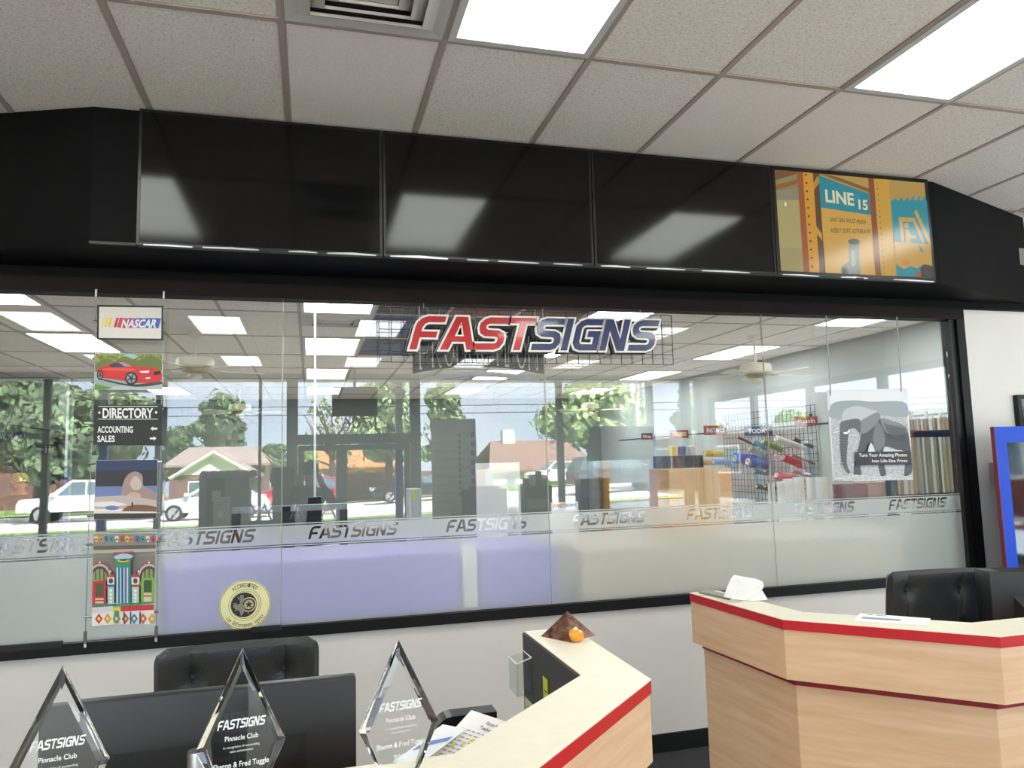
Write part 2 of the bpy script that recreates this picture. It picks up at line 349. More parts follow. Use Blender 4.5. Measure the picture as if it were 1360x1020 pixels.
# ceilings: slab, grid bars, tiles, with openings for the fixtures
YB_L = [0, -.111, -1.3302, -2.5494, -3.7686, -4.3782, -5.5974, -6.8166, -7.4262, -8.6454, YB]
LROWS = [2, 5, 8]; LCOLS = [-4, -1, 2, 5, 8]
def make_ceiling(z, xs, ys, skip, name, special=(), tile_of=None):
    slab = struct(MB().box(xs[0]-.1, xs[-1]+.1, min(ys)-.1, max(ys)+.1, z+.02, z+.14).build(name, M('#8a8681', .9)), 'suspended ceiling of speckled tiles')
    bars = M('#b3a698', .5)
    for x in xs[1:-1]: MB(slab).box(x-.012, x+.012, min(ys), max(ys), z-.002, z+.018).build('grid_bar', bars, slab)
    for y in ys[1:-1]: MB(slab).box(xs[0], xs[-1], y-.012, y+.012, z-.003, z+.018).build('grid_bar', bars, slab)
    cache = {}
    for i in range(len(xs)-1):
        for j in range(len(ys)-1):
            if (i, j) in skip: continue
            x0, x1 = xs[i]+.011, xs[i+1]-.011; y0, y1 = sorted((ys[j], ys[j+1])); y0 += .011; y1 -= .011
            if y1-y0 < .03 or x1-x0 < .03: continue
            sm = tile_of(i, j) if tile_of else 0
            k = (round(x1-x0, 3), round(y1-y0, 3), sm)
            if k not in cache:
                a, b = (x1-x0)/2, (y1-y0)/2; e = .006
                me = bpy.data.meshes.new('ceiling_tile')
                me.from_pydata([(-a, -b, .018), (a, -b, .018), (a, b, .018), (-a, b, .018), (-a, -b, .006), (a, -b, .006), (a, b, .006), (-a, b, .006), (-a+e, -b+e, .002), (a-e, -b+e, .002), (a-e, b-e, .002), (-a+e, b-e, .002)], [],
                    [(0, 1, 2, 3), (0, 4, 5, 1), (1, 5, 6, 2), (2, 6, 7, 3), (3, 7, 4, 0), (4, 8, 9, 5), (5, 9, 10, 6), (6, 10, 11, 7), (7, 11, 8, 4), (11, 10, 9, 8)])
                me.materials.append(sm if sm else TILE); cache[k] = me
            o = bpy.data.objects.new('ceiling_tile', cache[k]); COL.objects.link(o); o.parent = slab
            p = WM[slab].inverted() @ Vector(((x0+x1)/2, (y0+y1)/2, z)); o.location = p; WM[o] = Matrix.Translation(p)
    return slab
kmin = math.ceil((XL-GX0)/T); kmax = math.floor((XR-GX0)/T)
CX = [XL]+[GX0+T*k for k in range(kmin, kmax+1)]+[XR]; ci = lambda k: k-kmin+1
skip = {(ci(k), r) for k in LCOLS for r in LROWS}; skip.add((ci(1), 2))
smooth_tiles = {(ci(1), 1), (ci(4), 1), (ci(5), 1)}
lobby_ceiling = make_ceiling(CEIL, CX, YB_L, skip, 'ceiling', tile_of=lambda i, j: TILE_SMOOTH if (i, j) in smooth_tiles else 0)
PLX0, PLY0 = -2.53, 1.01
PCX = [PXL]+[PLX0+T*k for k in range(-6, 14)]+[PXR]; PCY = [.056, PLY0]+[PLY0+1.2192*n for n in range(1, 8)]+[PYB]
pskip = {(7+4*c, 1+2*r) for c in range(4) for r in range(4)}; pskip.add((7+4, 2))
PTILE = {'blue': M('#20406f', .8, var=.5, vscale=4), 'red': M('#6d1420', .8, var=.4, vscale=5), 'dark': M('#1d2126', .7, var=.5, vscale=3)}
def ptile(i, j):
    k = i-7
    if 5 <= k <= 8 and j in (1, 2, 3): return PTILE['blue'] if (k, j) in ((5, 3), (5, 2), (6, 3)) else PTILE['red'] if (k, j) in ((7, 1), (8, 1), (6, 1)) else PTILE['dark']
    return 0
shop_ceiling = make_ceiling(PCEIL, PCX, PCY, pskip, 'ceiling', tile_of=ptile)
LENS = emis('#f7faf6', LAMP); PLENS = emis('#f4faf8', LAMP*1.6)
def lightpanel(x, y0, z, label, group, lens=None):
    t = thing('ceiling_light', label, 'ceiling light', (x+T/2, y0-.6096, z), 0, group)
    a, b = T/2-.012, .6096-.012; f = .03
    MB().box(-a, a, -b, -b+f, -.008, .016).box(-a, a, b-f, b, -.008, .016).box(-a, -a+f, -b+f, b-f, -.008, .016).box(a-f, a, -b+f, b-f, -.008, .016).build('frame', M('#d5d3cd', .4), t)
    MB().box(-a+f, a-f, -b+f, b-f, -.002, .012).build('lens', lens or LENS, t)
    return t
ORD = ['first', 'second', 'third', 'fourth', 'fifth']
for ri, r in enumerate(LROWS):
    for c, k in enumerate(LCOLS):
        lb = {(0, 2): 'bright rectangular ceiling light above the second wall screen beside the square air vent', (0, 3): 'bright rectangular ceiling light at top right above the lit screen'}.get((ri, c),
             'lobby ceiling light panel, %s row out from the wall screens, %s from the left' % (ORD[ri], ORD[c]))
        lightpanel(GX0+T*k, YB_L[r], CEIL, lb, 'lobby ceiling lights')
for r in range(4):
    for c in range(4):
        lightpanel(PLX0+2.4384*c, PLY0+2.4384*r+1.2192, PCEIL, 'workshop ceiling light panel behind the glass, %s row back, %s from the left' % (ORD[r], ORD[c]), 'workshop ceiling lights', PLENS)
def airvent(cx, cy, z, label):
    t = thing('air_vent', label, 'air vent', (cx, cy, z)); m = M('#cfc9c0', .5)
    a = T/2-.012
    for i, (r0, r1, z0, z1) in enumerate(((a, a-.05, -.006, .0), (a-.035, a-.09, .004, -.026), (a-.085, a-.14, .006, -.026), (a-.135, a-.19, .008, -.024))):
        mb = MB(); P = [(-1, -1), (1, -1), (1, 1), (-1, 1)]
        vs = [(p[0]*r0, p[1]*r0, z0) for p in P]+[(p[0]*r1, p[1]*r1, z1) for p in P]+[(p[0]*r0, p[1]*r0, z0+.012) for p in P]+[(p[0]*r1, p[1]*r1, z1+.012) for p in P]
        fs = []
        for k in range(4):
            n = (k+1) % 4; fs += [(k, n, n+4, k+4), (k+8, k+12, n+12, n+8), (k, k+8, n+8, n), (k+4, n+4, n+12, k+12)]
        mb.add(vs, fs); mb.build('louver_ring', m, t)
    MB().box(-.1, .1, -.1, .1, -.012, -.004).build('center_plate', m, t)
    MB().box(-a, a, -a, a, .012, .018).build('duct_back', M('#3a3733', .8), t)
airvent(GX0+1.5*T, -1.3302-T/2, CEIL, 'square stepped air vent in the ceiling beside the light panel')
airvent(PLX0+4.5*T, PLY0+1.2192+T/2, PCEIL, 'square white air vent in the workshop ceiling behind the glass')
MB(shop_ceiling).box(PCX[11]+.011, PCX[12]-.011, PLY0+1.2192+T+.011, PLY0+2.4384-.011, PCEIL+.003, PCEIL+.018).build('ceiling_tile', TILE, shop_ceiling)
MB(lobby_ceiling).box(GX0+T+.011, GX0+2*T-.011, -2.5494+.011, -1.3302-T-.011, CEIL+.003, CEIL+.018).build('ceiling_tile', TILE, lobby_ceiling); MB(lobby_ceiling).box(GX0+T, GX0+2*T, -1.3302-T-.012, -1.3302-T+.012, CEIL-.003, CEIL+.018).build('grid_bar', M('#b3a698', .5), lobby_ceiling)
# bulkhead above the window
BZ = 2.672
bh = MB().prism([(-2.2, 0), (-.95, -.46), (3.70, -.46), (4.95, 0)], lambda u, v, d: Vector((u, v, d)), BZ, CEIL-.001)
struct(bh.build('wall_bulkhead', BLACKPAINT), 'black boxed-out bulkhead carrying the screens above the window')
MB().box(-2.2, 4.95, -.035, 0, GZ1+.076, BZ-.001).build('trim_1', M('#060606', .6, spec=.15))['kind'] = 'structure'
for y, x0, x1 in ((-.475, -.95, -.76),):
    MB().box(x0, x1, y, -.461, BZ, BZ+.012).build('trim_2', M('#2a2b2c', .5))['kind'] = 'structure'
# window with panes, frame and frosted film
win = MB().box(PANES[0]-.11, PANES[-1]+.11, -.04, .055, GZ1, GZ1+.075, M('#170f0b', .55, spec=.2)).box(PANES[0]-.11, PANES[-1]+.11, -.03, .055, GZ0-.055, GZ0, M('#090808', .5, spec=.3))
win.box(PANES[0]-.11, PANES[0], -.035, .055, GZ0, GZ1, M('#090808', .5, spec=.3)).box(PANES[-1]+.045, PANES[-1]+.11, -.04, .055, GZ0, GZ1, M('#090808', .5, spec=.3)).box(PANES[-1], PANES[-1]+.045, -.02, .055, GZ0, GZ1, M('#121010', .45))
win = struct(win.build('window_1'), 'long black-framed interior window looking into the workshop')
GY = .012
FT, FB, LN = 1.374, 1.268, (1.268, 1.258, 1.250)     # film top, letter line
LX = [-1.475]+[-.735+.7245*i for i in range(7)]
for i in range(5):
    a, b = PANES[i]+.0025, PANES[i+1]-.0025
    p = MB(win).box(a, b, GY, GY+.01, GZ0, GZ1).build('pane', GLASS, win)
    fm = MB(win); fn = lambda u, v, d: Vector((u, d, v)); y0 = GY-.0008; y1 = y0+.0006
    holes = []; filled = []
    for lx in LX:
        if lx > a and lx+.47 < b:
            for c, ls in LOGO:
                holes.append([(lx+.468*x, 1.287+.066*y/LOGOH) for x, y in ls[0]])
                if len(ls) > 1: filled.append([(lx+.468*x, 1.287+.066*y/LOGOH) for x, y in ls[1]])
    fm.prism([(a, FB), (b, FB), (b, FT-.012), (a, FT-.012)], fn, y0, None, holes=holes)
    for l in filled: fm.prism(l, fn, y0, None)
    for z0, z1 in ((FT-.006, FT), (1.258, 1.263), (GZ0, 1.250)): fm.prism([(a, z0), (b, z0), (b, z1), (a, z1)], fn, y0, None)
    fm.build('frosted_film', FILM, win)
MB(win).box(-.30+.02, -.30+.16, -.05, -.031, GZ0-.012, GZ0+.012).build('clip', BLACK, win)
MB(win).box(-1.42, -1.12, -.05, -.031, GZ0-.01, GZ0+.018).build('clip', BLACK, win)
for xs_ in PANES[1:-1]: MB(win).box(xs_-.0022, xs_+.0022, GY-.001, GY+.011, GZ0, GZ1).build('glass_edge', M('#a9a690', .3), win)
# ================================================================== lobby things
def sm(pts, n=4):                       # rounded closed outline
    o = []; k = len(pts)
    for i in range(k):
        p0, p1, p2, p3 = (Vector(pts[(i+j-1) % k]) for j in range(4))
        for t in [q/n for q in range(n)]:
            o.append(tuple(.5*((2*p1)+(p2-p0)*t+(2*p0-5*p1+4*p2-p3)*t*t+(3*p1-p0-3*p2+p3)*t**3)))
    return o
def ell(cx, cy, rx, ry, n=20): return [(cx+rx*math.cos(2*PI*i/n), cy+ry*math.sin(2*PI*i/n)) for i in range(n)]
def rc(x0, y0, x1, y1): return [(x0, y0), (x1, y0), (x1, y1), (x0, y1)]
class Art:                              # flat print on the plane y = Y; outlines in crop pixels
    def __init__(s, root, Y, ox, oy, sc, step=.0003):
        s.mb = MB(root); s.root = root; s.Y = Y; s.o = (ox, oy, sc); s.n = 0; s.step = step
        s.fn = lambda u, v, d: at(ox+u/sc, oy+v/sc, Y-d); s.clip = None
    def p(s, hexc, pts, rough=.4, mat=None):
        if s.clip: pts = s.cl(pts)
        s.n += 1; s.mb.prism(pts, s.fn, s.n*s.step, None, mat or M(hexc, rough)); return s
    def cl(s, pts):                     # keep an outline on its sheet (tl, tr, br, bl)
        q = [tuple(p) for p in pts]; k = s.clip
        for i in range(4):
            a_, b_ = Vector(k[i]), Vector(k[(i+1) % 4]); n = Vector((-(b_-a_).y, (b_-a_).x)); o = []
            for j in range(len(q)):
                p0, p1 = Vector(q[j-1]), Vector(q[j]); d0, d1 = (p0-a_).dot(n), (p1-a_).dot(n)
                if (d0 < 0) != (d1 < 0): o.append(tuple(p0.lerp(p1, d0/(d0-d1))))
                if d1 >= 0: o.append(tuple(p1))
            q = o
            if len(q) < 3: return [(k[0][0], k[0][1]), (k[0][0]+.01, k[0][1]), (k[0][0], k[0][1]+.01)]
        return q
    def t(s, hexc, txt, x0, x1, ybase, ytop, bold=.0, shear=0.0, mat=None, slope=0.0):
        s.n += 1
        text_on(s.mb, txt, lambda u, v, d: s.fn(u, v+slope*(u-x0), d), x0, x1, ybase, ytop, s.n*s.step, mat or M(hexc, .4), bold, shear); return s
    def done(s, name): return s.mb.build(name, None, s.root)
def panel(root, Y, corners, th, m, name='panel'):   # corner pixels tl, tr, br, bl; front face on y = Y
    mb = MB(root); c = [at(x, y, Y) for x, y in corners]; b = [Vector((p.x, p.y+th, p.z)) for p in c]
    mb.add(c+b, [(0, 1, 2, 3), (7, 6, 5, 4), (0, 4, 5, 1), (1, 5, 6, 2), (2, 6, 7, 3), (3, 7, 4, 0)]); return mb.build(name, m, root)
# --- the four screens on the bulkhead
TX0, TW, TT, TB, TY = -.7557, 1.0941, CEIL-.012, 2.668, -.506
TVL = ['leftmost dark wall screen at the end of the black bulkhead', 'second dark wall screen from the left on the bulkhead', 'third dark wall screen from the left, just before the lit one', 'lit wall screen showing a yellow warehouse sign reading LINE 15']
SCREEN = M('#040405', .10, spec=.40)
for i in range(4):
    x0, x1 = TX0+TW*i+.003, TX0+TW*(i+1)-.003; b = .012 if i < 3 else .022
    t = thing('wall_screen', TVL[i], 'television', ((x0+x1)/2, TY+.02, TB), 0, 'screens along the bulkhead')
    MB(t).box(x0, x1, TY+.006, -.4605, TB, TT).build('case', M('#0a0a0b', .35), t)
    MB(t).box(x0, x1, TY, TY+.006, TB, TB+b).box(x0, x1, TY, TY+.006, TT-b, TT).box(x0, x0+b, TY, TY+.006, TB+b, TT-b).box(x1-b, x1, TY, TY+.006, TB+b, TT-b).build('bezel', M('#08080a', .3), t)
    scr = MB(t).box(x0+b, x1-b, TY+.0025, TY+.0062, TB+b, TT-b).build('display', SCREEN if i < 3 else GLOSSBLACK, t)
    x = x0+.03
    while x < x1-.2:
        l = random.uniform(.12, .38); e = min(x+l, x1-.02); h = random.uniform(.004, .010)
        MB(t).add([(x, TY-.002, TB-.001), (e, TY-.002, TB-.001-random.uniform(0, .004)), (e, TY-.002, TB+h*.4), ((x+e)/2, TY-.002, TB+h), (x, TY-.002, TB+.003), (x, TY+.004, TB-.002), (e, TY+.004, TB-.002)], [(0, 1, 2, 3, 4), (0, 5, 6, 1)]).build('edge_strip', M('#cfd1d2', .3, .3), t); x = e+random.uniform(.03, .2)
    MB(t).box(x0+.52, x0+.57, TY-.003, TY+.01, TB-.006, TB+.003).build('sensor', BLACK, t)
    if i == 3:
        q = [at(*p, TY+.002) for p in ((1034, 360), (1231, 367.7), (1034, 226.5), (1231, 240.8))]
        fn = quadmap(Vector((x0+b, TY+.002, TB+b)), Vector((x1-b, TY+.002, TB+b)), Vector((x0+b, TY+.002, TT-b)), Vector((x1-b, TY+.002, TT-b)), (0, -1, 0))
        mb = MB(t); lay = [0]; ES = .40
        def zz(X, Y): u = (X-245)/893; return (u, ((725+35*u)-Y)/((725+35*u)-(120+65*u)))
        def P(hexc, pts): lay[0] += 1; mb.prism([(min(1, max(0, a)), min(1, max(0, b_))) for a, b_ in (zz(*k) for k in pts)], fn, lay[0]*.0001, None, emis(hexc, ES, .5))
        def TXT(hexc, s, X0, X1, Yb, Yt, bold=0., sl=0.):
            lay[0] += 1; text_on(mb, s, lambda u, v, d: fn(*zz(u, v+sl*(u-X0)), d), X0, X1, Yb, Yt, lay[0]*.0001, emis(hexc, ES, .5), bold)
        P('#b9974a', rc(240, 100, 1145, 780)); P('#8d8552', rc(245, 110, 375, 300)); P('#b0a46c', rc(250, 300, 372, 600)); P('#a79a62', rc(245, 590, 372, 740))
        P('#96602f', [(245, 215), (385, 170), (385, 195), (245, 245)]); P('#7a4f2a', [(245, 120), (390, 120), (390, 135), (245, 185)]); P('#8f8a70', [(250, 250), (385, 225), (370, 300), (250, 305)]); P('#e9e4cf', ell(294, 328, 7, 14))
        P('#5a4126', rc(460, 130, 500, 750)); P('#c48a2c', [(460, 200), (490, 150), (500, 190), (462, 240)]); P('#d09a30', [(460, 455), (490, 500), (490, 545), (460, 500)])
        P('#a25527', rc(372, 125, 408, 745)); P('#d99a2b', rc(405, 125, 462, 745))
        for k in range(12): P('#4a3215', rc(416, 142+50*k, 427, 153+50*k))
        P('#8a5a33', [(500, 140), (640, 160), (790, 225), (790, 250)]); P('#b79a4b', [(560, 130), (790, 165), (790, 225)])
        P('#d6a548', [(494, 345), (786, 385), (786, 752), (494, 742)]); P('#178b9b', [(494, 150), (786, 256), (786, 386), (494, 345)])
        TXT('#e9e2b4', 'LINE', 525, 692, 308, 232, .03, .13); TXT('#e9e2b4', '15', 717, 772, 350, 290, .03, .1)
        TXT('#5a4a2b', 'UNIT BIN: RPLST-4000A', 540, 756, 428, 402, .01, .06); TXT('#5a4a2b', 'ASSBLY SORT: 03TRSB-A-97', 540, 778, 494, 466, .01, .02)
        P('#8c918a', [(640, 545), (708, 545), (700, 600), (697, 745), (588, 745), (588, 700), (640, 660)]); P('#aab0aa', [(650, 600), (672, 600), (672, 690), (650, 700)]); P('#5b5d58', ell(673, 548, 34, 18)); P('#70756f', ell(606, 722, 22, 28)); P('#3f403c', ell(602, 722, 12, 18))
        P('#8a4a24', rc(786, 160, 822, 760)); P('#cfa235', rc(820, 165, 912, 765))
        for k in range(17): P('#7d5c22', rc(835, 190+34*k, 842, 197+34*k))
        P('#1590a2', rc(912, 295, 1142, 770)); P('#cda145', [(912, 545), (1142, 560), (1142, 690), (1080, 680), (1040, 705), (1000, 690), (960, 710), (912, 680)])
        for k in range(6): P('#1590a2', [(918+38*k, 318-4*k), (936+38*k, 285-4*k), (952+38*k, 285-4*k), (934+38*k, 318-4*k)])
        P('#cda145', [(952, 545), (952, 398), (1050, 400), (1100, 545), (1085, 560), (1040, 425), (975, 425), (975, 545)]); P('#cda145', ell(996, 448, 15, 17)); P('#cda145', [(985, 470), (1010, 475), (1018, 505), (1050, 508), (1050, 525), (1010, 530), (1010, 550), (982, 550)])
        P('#cda145', [(1050, 365), (1068, 350), (1142, 540), (1142, 600)]); P('#1590a2', [(1060, 560), (1090, 600), (1075, 610)]); P('#d98a4a', ell(972, 668, 22, 20)); P('#3c3a38', [(1062, 700), (1090, 680), (1142, 690), (1142, 770), (1055, 770)]); P('#a0603a', [(1020, 770), (1060, 700), (1062, 770)])
        mb.build('picture', None, t)
# --- vertical cable display with its five prints in front of the glass
CY = -.045
cab = thing('cable_display', 'pair of thin steel cables with chrome fixings at the left of the window', 'display rail', (-.87, CY, GZ0))
for xx in (-1.0225, -.7155):
    MB(cab).tube([(xx, CY, GZ0+.01), (xx, CY, GZ1+.01)], .0018, 6).build('cable', STEEL, cab)
    MB(cab).cyl((xx, CY, GZ1-.022), (xx, CY, GZ1+.014), .008, 12).build('fixing', CHROME, cab)
    MB(cab).cyl((xx, CY, GZ0-.0005), (xx, CY, GZ0+.055), .008, 12).build('fixing', CHROME, cab)
    MB(cab).box(xx-.006, xx+.006, CY, -.031, GZ0-.02, GZ0+.0).build('bracket', CHROME, cab); MB(cab).box(xx-.006, xx+.006, CY-.004, -.041, GZ1+.004, GZ1+.016).build('bracket', CHROME, cab)
    for z in (2.40, 2.215, 2.10, 1.965, 1.815, 1.705, 1.455, .985, 1.32):
        s = 1 if xx < -.9 else -1
        MB(cab).cyl((xx-.008*s, CY, z), (xx+.026*s, CY, z), .006, 10).build('clamp', CHROME, cab)
PY = CY-.0112
def hung(name, label, cat, corners, m=WHITE):
    c = [at(x, y, PY) for x, y in corners]; t = thing(name, label, cat, (sum(p.x for p in c)/4, PY, min(p.z for p in c)), 0, 'prints on the cable display')
    panel(t, PY, corners, .004, m); return t
z1 = lambda *q: [(x/4, 380+y/4) for x, y in q]; z2 = lambda *q: [(x/4, 600+y/4) for x, y in q]
t = hung('framed_logo_sign', 'white sign with colourful slanted racing lettering in black frame, topmost on cables', 'sign', z1((516, 100), (868, 104), (868, 289), (514, 284)), M('#141414', .4))
a = Art(t, PY, 0, 380, 4); a.p('#e6dfd8', [(527, 110), (858, 114), (856, 279), (525, 275)])
for i, (c, x) in enumerate((('#ead67a', 545), ('#e8cf4e', 563), ('#e9c92f', 581))): a.p(c, [(x-10, 217), (x+4, 168), (x+16, 168), (x+2, 217)])
for c, x in (('#d8232f', 610), ('#e03a4a', 628)): a.p(c, [(x-6, 219), (x+8, 168), (x+22, 168), (x+8, 219)])
for c, x, x2 in (('#c4486e', 640, 676), ('#a052a0', 676, 722), ('#6c5cb8', 722, 770), ('#2f66c0', 770, 850)): a.p(c, [(x-8, 222), (x+6, 169), (x2+6, 171), (x2-8, 223)])
a.t('#f4f1ee', 'NASCAR', 642, 828, 219, 176, .03, 12); a.done('print')
t = hung('car_print', 'glossy photo print of a red sports car on the cables', 'print', z1((506, 358), (862, 360), (862, 551), (500, 550)))
a = Art(t, PY, 0, 380, 4); a.clip = [(506, 359), (861, 361), (861, 550), (501, 549)]; a.p('#8f9a4c', rc(505, 360, 861, 470), mat=M('#84913f', .4, var=.6, vscale=60)); a.p('#b9c7c2', rc(502, 455, 861, 549)); a.p('#9fb0aa', [(502, 500), (860, 470), (860, 500), (502, 548)])
a.p('#5e8f2f', [(502, 520), (600, 540), (560, 549), (502, 549)]); a.p('#a8c0cc', ell(690, 375, 40, 14)); a.p('#6d7a3d', sm([(505, 440), (560, 385), (610, 400), (660, 372), (730, 395), (800, 370), (860, 400), (860, 440)]))
a.p('#37414a', sm([(540, 492), (700, 522), (860, 505), (860, 520), (720, 535), (560, 505)]))
a.p('#d81f26', sm([(515, 455), (528, 434), (575, 418), (605, 404), (655, 401), (712, 424), (795, 430), (845, 446), (860, 466), (858, 500), (820, 512), (745, 516), (690, 510), (610, 496), (545, 488), (520, 474)], 3))
a.p('#ef4a38', sm([(540, 440), (640, 432), (720, 440), (700, 452), (600, 450)], 3)); a.p('#33415a', [(578, 421), (610, 406), (655, 405), (702, 426), (640, 431), (588, 431)]); a.p('#8fa0b4', [(630, 406), (655, 405), (702, 426), (665, 428)])
for cx, cy, rx, ry in ((697, 490, 34, 35), (531, 473, 17, 26)):
    a.p('#15171a', ell(cx, cy, rx, ry)); a.p('#8f9397', ell(cx, cy, rx*.72, ry*.74)); a.p('#2a2d31', ell(cx, cy, rx*.3, ry*.3))
    for k in range(5): g = 2*PI*k/5; a.p('#1b1d20', [(cx, cy), (cx+rx*.68*math.cos(g), cy+ry*.68*math.sin(g)), (cx+rx*.68*math.cos(g+.35), cy+ry*.68*math.sin(g+.35))])
a.p('#2a1214', [(815, 456), (852, 450), (856, 466), (820, 474)]); a.p('#e8ecef', [(740, 452), (795, 448), (790, 461), (750, 461)]); a.p('#e8ecef', [(772, 486), (800, 483), (798, 492), (775, 494)]); a.done('print')
t = hung('directory_sign', 'black sign reading DIRECTORY with arrows for accounting and sales', 'sign', z1((498, 632), (862, 630), (858, 845), (497, 842)), M('#191a1b', .45))
a = Art(t, PY, 0, 380, 4); W_ = '#f0f0ee'
a.p(W_, rc(523, 637, 838, 640)); a.p(W_, rc(520, 705, 838, 708)); a.t(W_, 'DIRECTORY', 545, 814, 699, 647, .03); a.p(W_, ell(528, 672, 6, 7, 12)); a.p(W_, ell(829, 671, 6, 7, 12))
a.t(W_, 'ACCOUNTING', 518, 706, 778, 744, .025); a.t(W_, 'SALES', 517, 610, 827, 793, .025)
a.p(W_, [(798, 757), (814, 745), (814, 752), (835, 752), (835, 762), (814, 762), (814, 769)]); a.p(W_, [(832, 809), (816, 797), (816, 804), (796, 804), (796, 814), (816, 814), (816, 821)]); a.done('print')
t = hung('landscape_print', 'photo print of a dark stormy shore with rocks and a small figure', 'print', z2((510, 45), (838, 42), (830, 352), (497, 362)))
a = Art(t, PY, 0, 600, 4); a.clip = [(510, 46), (838, 43), (830, 351), (497.5, 361)]; a.p('#1c2a5e', [(511, 46), (837, 43), (836, 110), (509, 112)]); a.p('#14161f', [(509, 100), (836, 95), (834, 190), (505, 195)]); a.p('#6f7fb5', [(505, 185), (834, 180), (833, 240), (503, 246)])
a.p('#a58a86', sm([(650, 190), (672, 130), (715, 105), (755, 125), (762, 180), (800, 200), (834, 230), (833, 262), (660, 262)])); a.p('#c9b8b0', sm([(690, 170), (715, 130), (745, 150), (750, 190), (715, 205)])); a.p('#d9a994', sm([(670, 240), (700, 215), (745, 225), (740, 255), (690, 262)]))
a.p('#c6b6b2', [(502, 240), (660, 232), (833, 258), (832, 300), (500, 305)]); a.p('#f2e7e2', [(501, 268), (600, 262), (680, 280), (600, 292), (501, 290)]); a.p('#6d79b8', ell(595, 298, 38, 12)); a.p('#7b4f35', sm([(655, 305), (690, 285), (760, 282), (833, 295), (832, 322), (660, 325)])); a.p('#eadcd0', [(499, 315), (830, 318), (830, 326), (499, 328)])
a.p('#2c2723', [(499, 328), (830, 326), (829, 351), (498, 360)]); a.p('#0f0f12', [(699, 300), (700, 280), (696, 276), (703, 265), (708, 276), (705, 300)]); a.done('print')
t = hung('facade_print', 'colourful photo print of an ornate painted house facade, lowest on cables', 'print', z2((496, 434), (829, 431), (818, 916), (487, 926)))
a = Art(t, PY, 0, 600, 4); a.clip = [(496, 435), (829, 432), (818, 915), (487, 925)]; a.p('#8d867d', [(496, 435), (828, 432), (825, 560), (493, 565)]); a.p('#7d7770', [(493, 560), (825, 556), (821, 800), (489, 805)])
for i in range(12):
    c = ['#e5c12f', '#c9332c', '#d7d9d2', '#2f9a78', '#2f72b8', '#e08a2c'][(i*5) % 6]; a.p(c, ell(510+27.5*i, 457, 12, 11, 10)); a.p(c, ell(512+27.5*i, 474, 8, 8, 8)); a.p('#22252a', ell(510+27.5*i, 465, 4, 5, 8))
a.p('#5d554d', [(495, 500), (827, 495), (827, 512), (495, 522)]); a.p('#b7ada0', [(494, 522), (826, 514), (826, 530), (494, 542)]); a.p('#b9483a', [(600, 535), (710, 528), (712, 536), (600, 545)])
for sx_, cx in ((1, 530), (-1, 792)):
    a.p('#9c4f50', ell(cx, 665, 66, 82)); a.p('#c9b9a8', ell(cx, 667, 58, 72)); a.p('#4a3b35', ell(cx, 669, 50, 62)); a.p('#8d9a5c', ell(cx, 670, 40, 48))
    for k in range(-1, 2): a.p('#3c3528', rc(cx+k*22-3, 622, cx+k*22+3, 680))
    for k in range(9): g = PI+PI*k/8; a.p(['#d94a3c', '#e9e4da', '#3f8fc0'][k % 3], ell(cx+61*math.cos(g), 665+77*math.sin(g), 5, 6, 8))
a.p('#7d7770', [(821, 585), (829, 585), (826, 800), (819, 800)]); a.p('#c7262a', [(492, 690), (564, 680), (562, 815), (489, 818)]); a.p('#7d3a2a', rc(506, 698, 552, 770)); a.p('#3f5a34', rc(512, 705, 546, 762)); a.p('#d8cbb0', rc(506, 778, 550, 806)); a.p('#b5402f', rc(506, 788, 550, 794))
a.p('#84ad3a', [(750, 672), (824, 668), (820, 800), (748, 802)]); a.p('#2f4a35', rc(764, 682, 806, 745)); a.p('#d8cbb0', rc(764, 752, 804, 795)); a.p('#c9402f', rc(764, 762, 804, 770))
for x0, x1 in ((566, 612), (694, 744)):
    a.p('#b9c9c4', rc(x0+6, 660, x1-6, 810)); a.p('#c43a32', rc(x0, 655, x1, 667)); a.p('#e2ddd2', rc(x0+4, 667, x1-4, 704)); a.p('#3f4a52', ell((x0+x1)/2, 686, 12, 14)); a.p('#2c6fa8' if x0 < 600 else '#c63a33', rc(x0+2, 706, x1-2, 718))
    for k in range(4): a.p('#e9efe9', ell((x0+x1)/2, 738+20*k, 8, 8, 10))
a.p('#3a9a92', rc(616, 605, 694, 806))
for k, c in enumerate(('#d9e2e8', '#2f5fa8', '#b9d4e4', '#3f3f6a', '#c9d8f0', '#7a62b0', '#dfe6ea', '#2f7aa0')): a.p(c, rc(620+9*k, 615, 626+9*k, 806))
a.p('#2f8f62', [(612, 568), (698, 562), (690, 612), (618, 614)]); a.p('#e3c53a', ell(655, 578, 30, 8)); a.p('#26382f', ell(655, 574, 22, 6)); a.p('#a9c6d8', sm([(605, 560), (650, 540), (705, 552), (690, 566), (625, 570)]))
a.p('#2f8a5a', [(489, 815), (820, 796), (820, 806), (489, 828)]); a.p('#d9d0d6', [(489, 828), (600, 820), (600, 850), (489, 858)]); a.p('#c9302e', [(640, 822), (818, 810), (818, 840), (640, 848)]); a.p('#e2d64a', [(600, 828), (640, 824), (640, 915), (600, 918)]); a.p('#3f8f6a', rc(608, 845, 632, 908))
a.p('#ece6dc', [(488, 858), (600, 852), (600, 918), (488, 924)]); a.p('#ece6dc', [(640, 850), (818, 842), (818, 914), (640, 918)])
for i, c in enumerate(('#c9372f', '#d89a2a', '#3c7f96', '#c9372f', '#3c7fb6', '#c9542f', '#d89a2a')):
    x = 525+47*i; a.p(c, [(x-20, 888), (x, 858), (x+20, 886), (x, 916)]); a.p('#f0d37a', ell(x, 887, 8, 10, 10))
for x in (655, 690, 740): a.p('#2a5f8a', rc(x, 850, x+8, 914))
a.done('print')
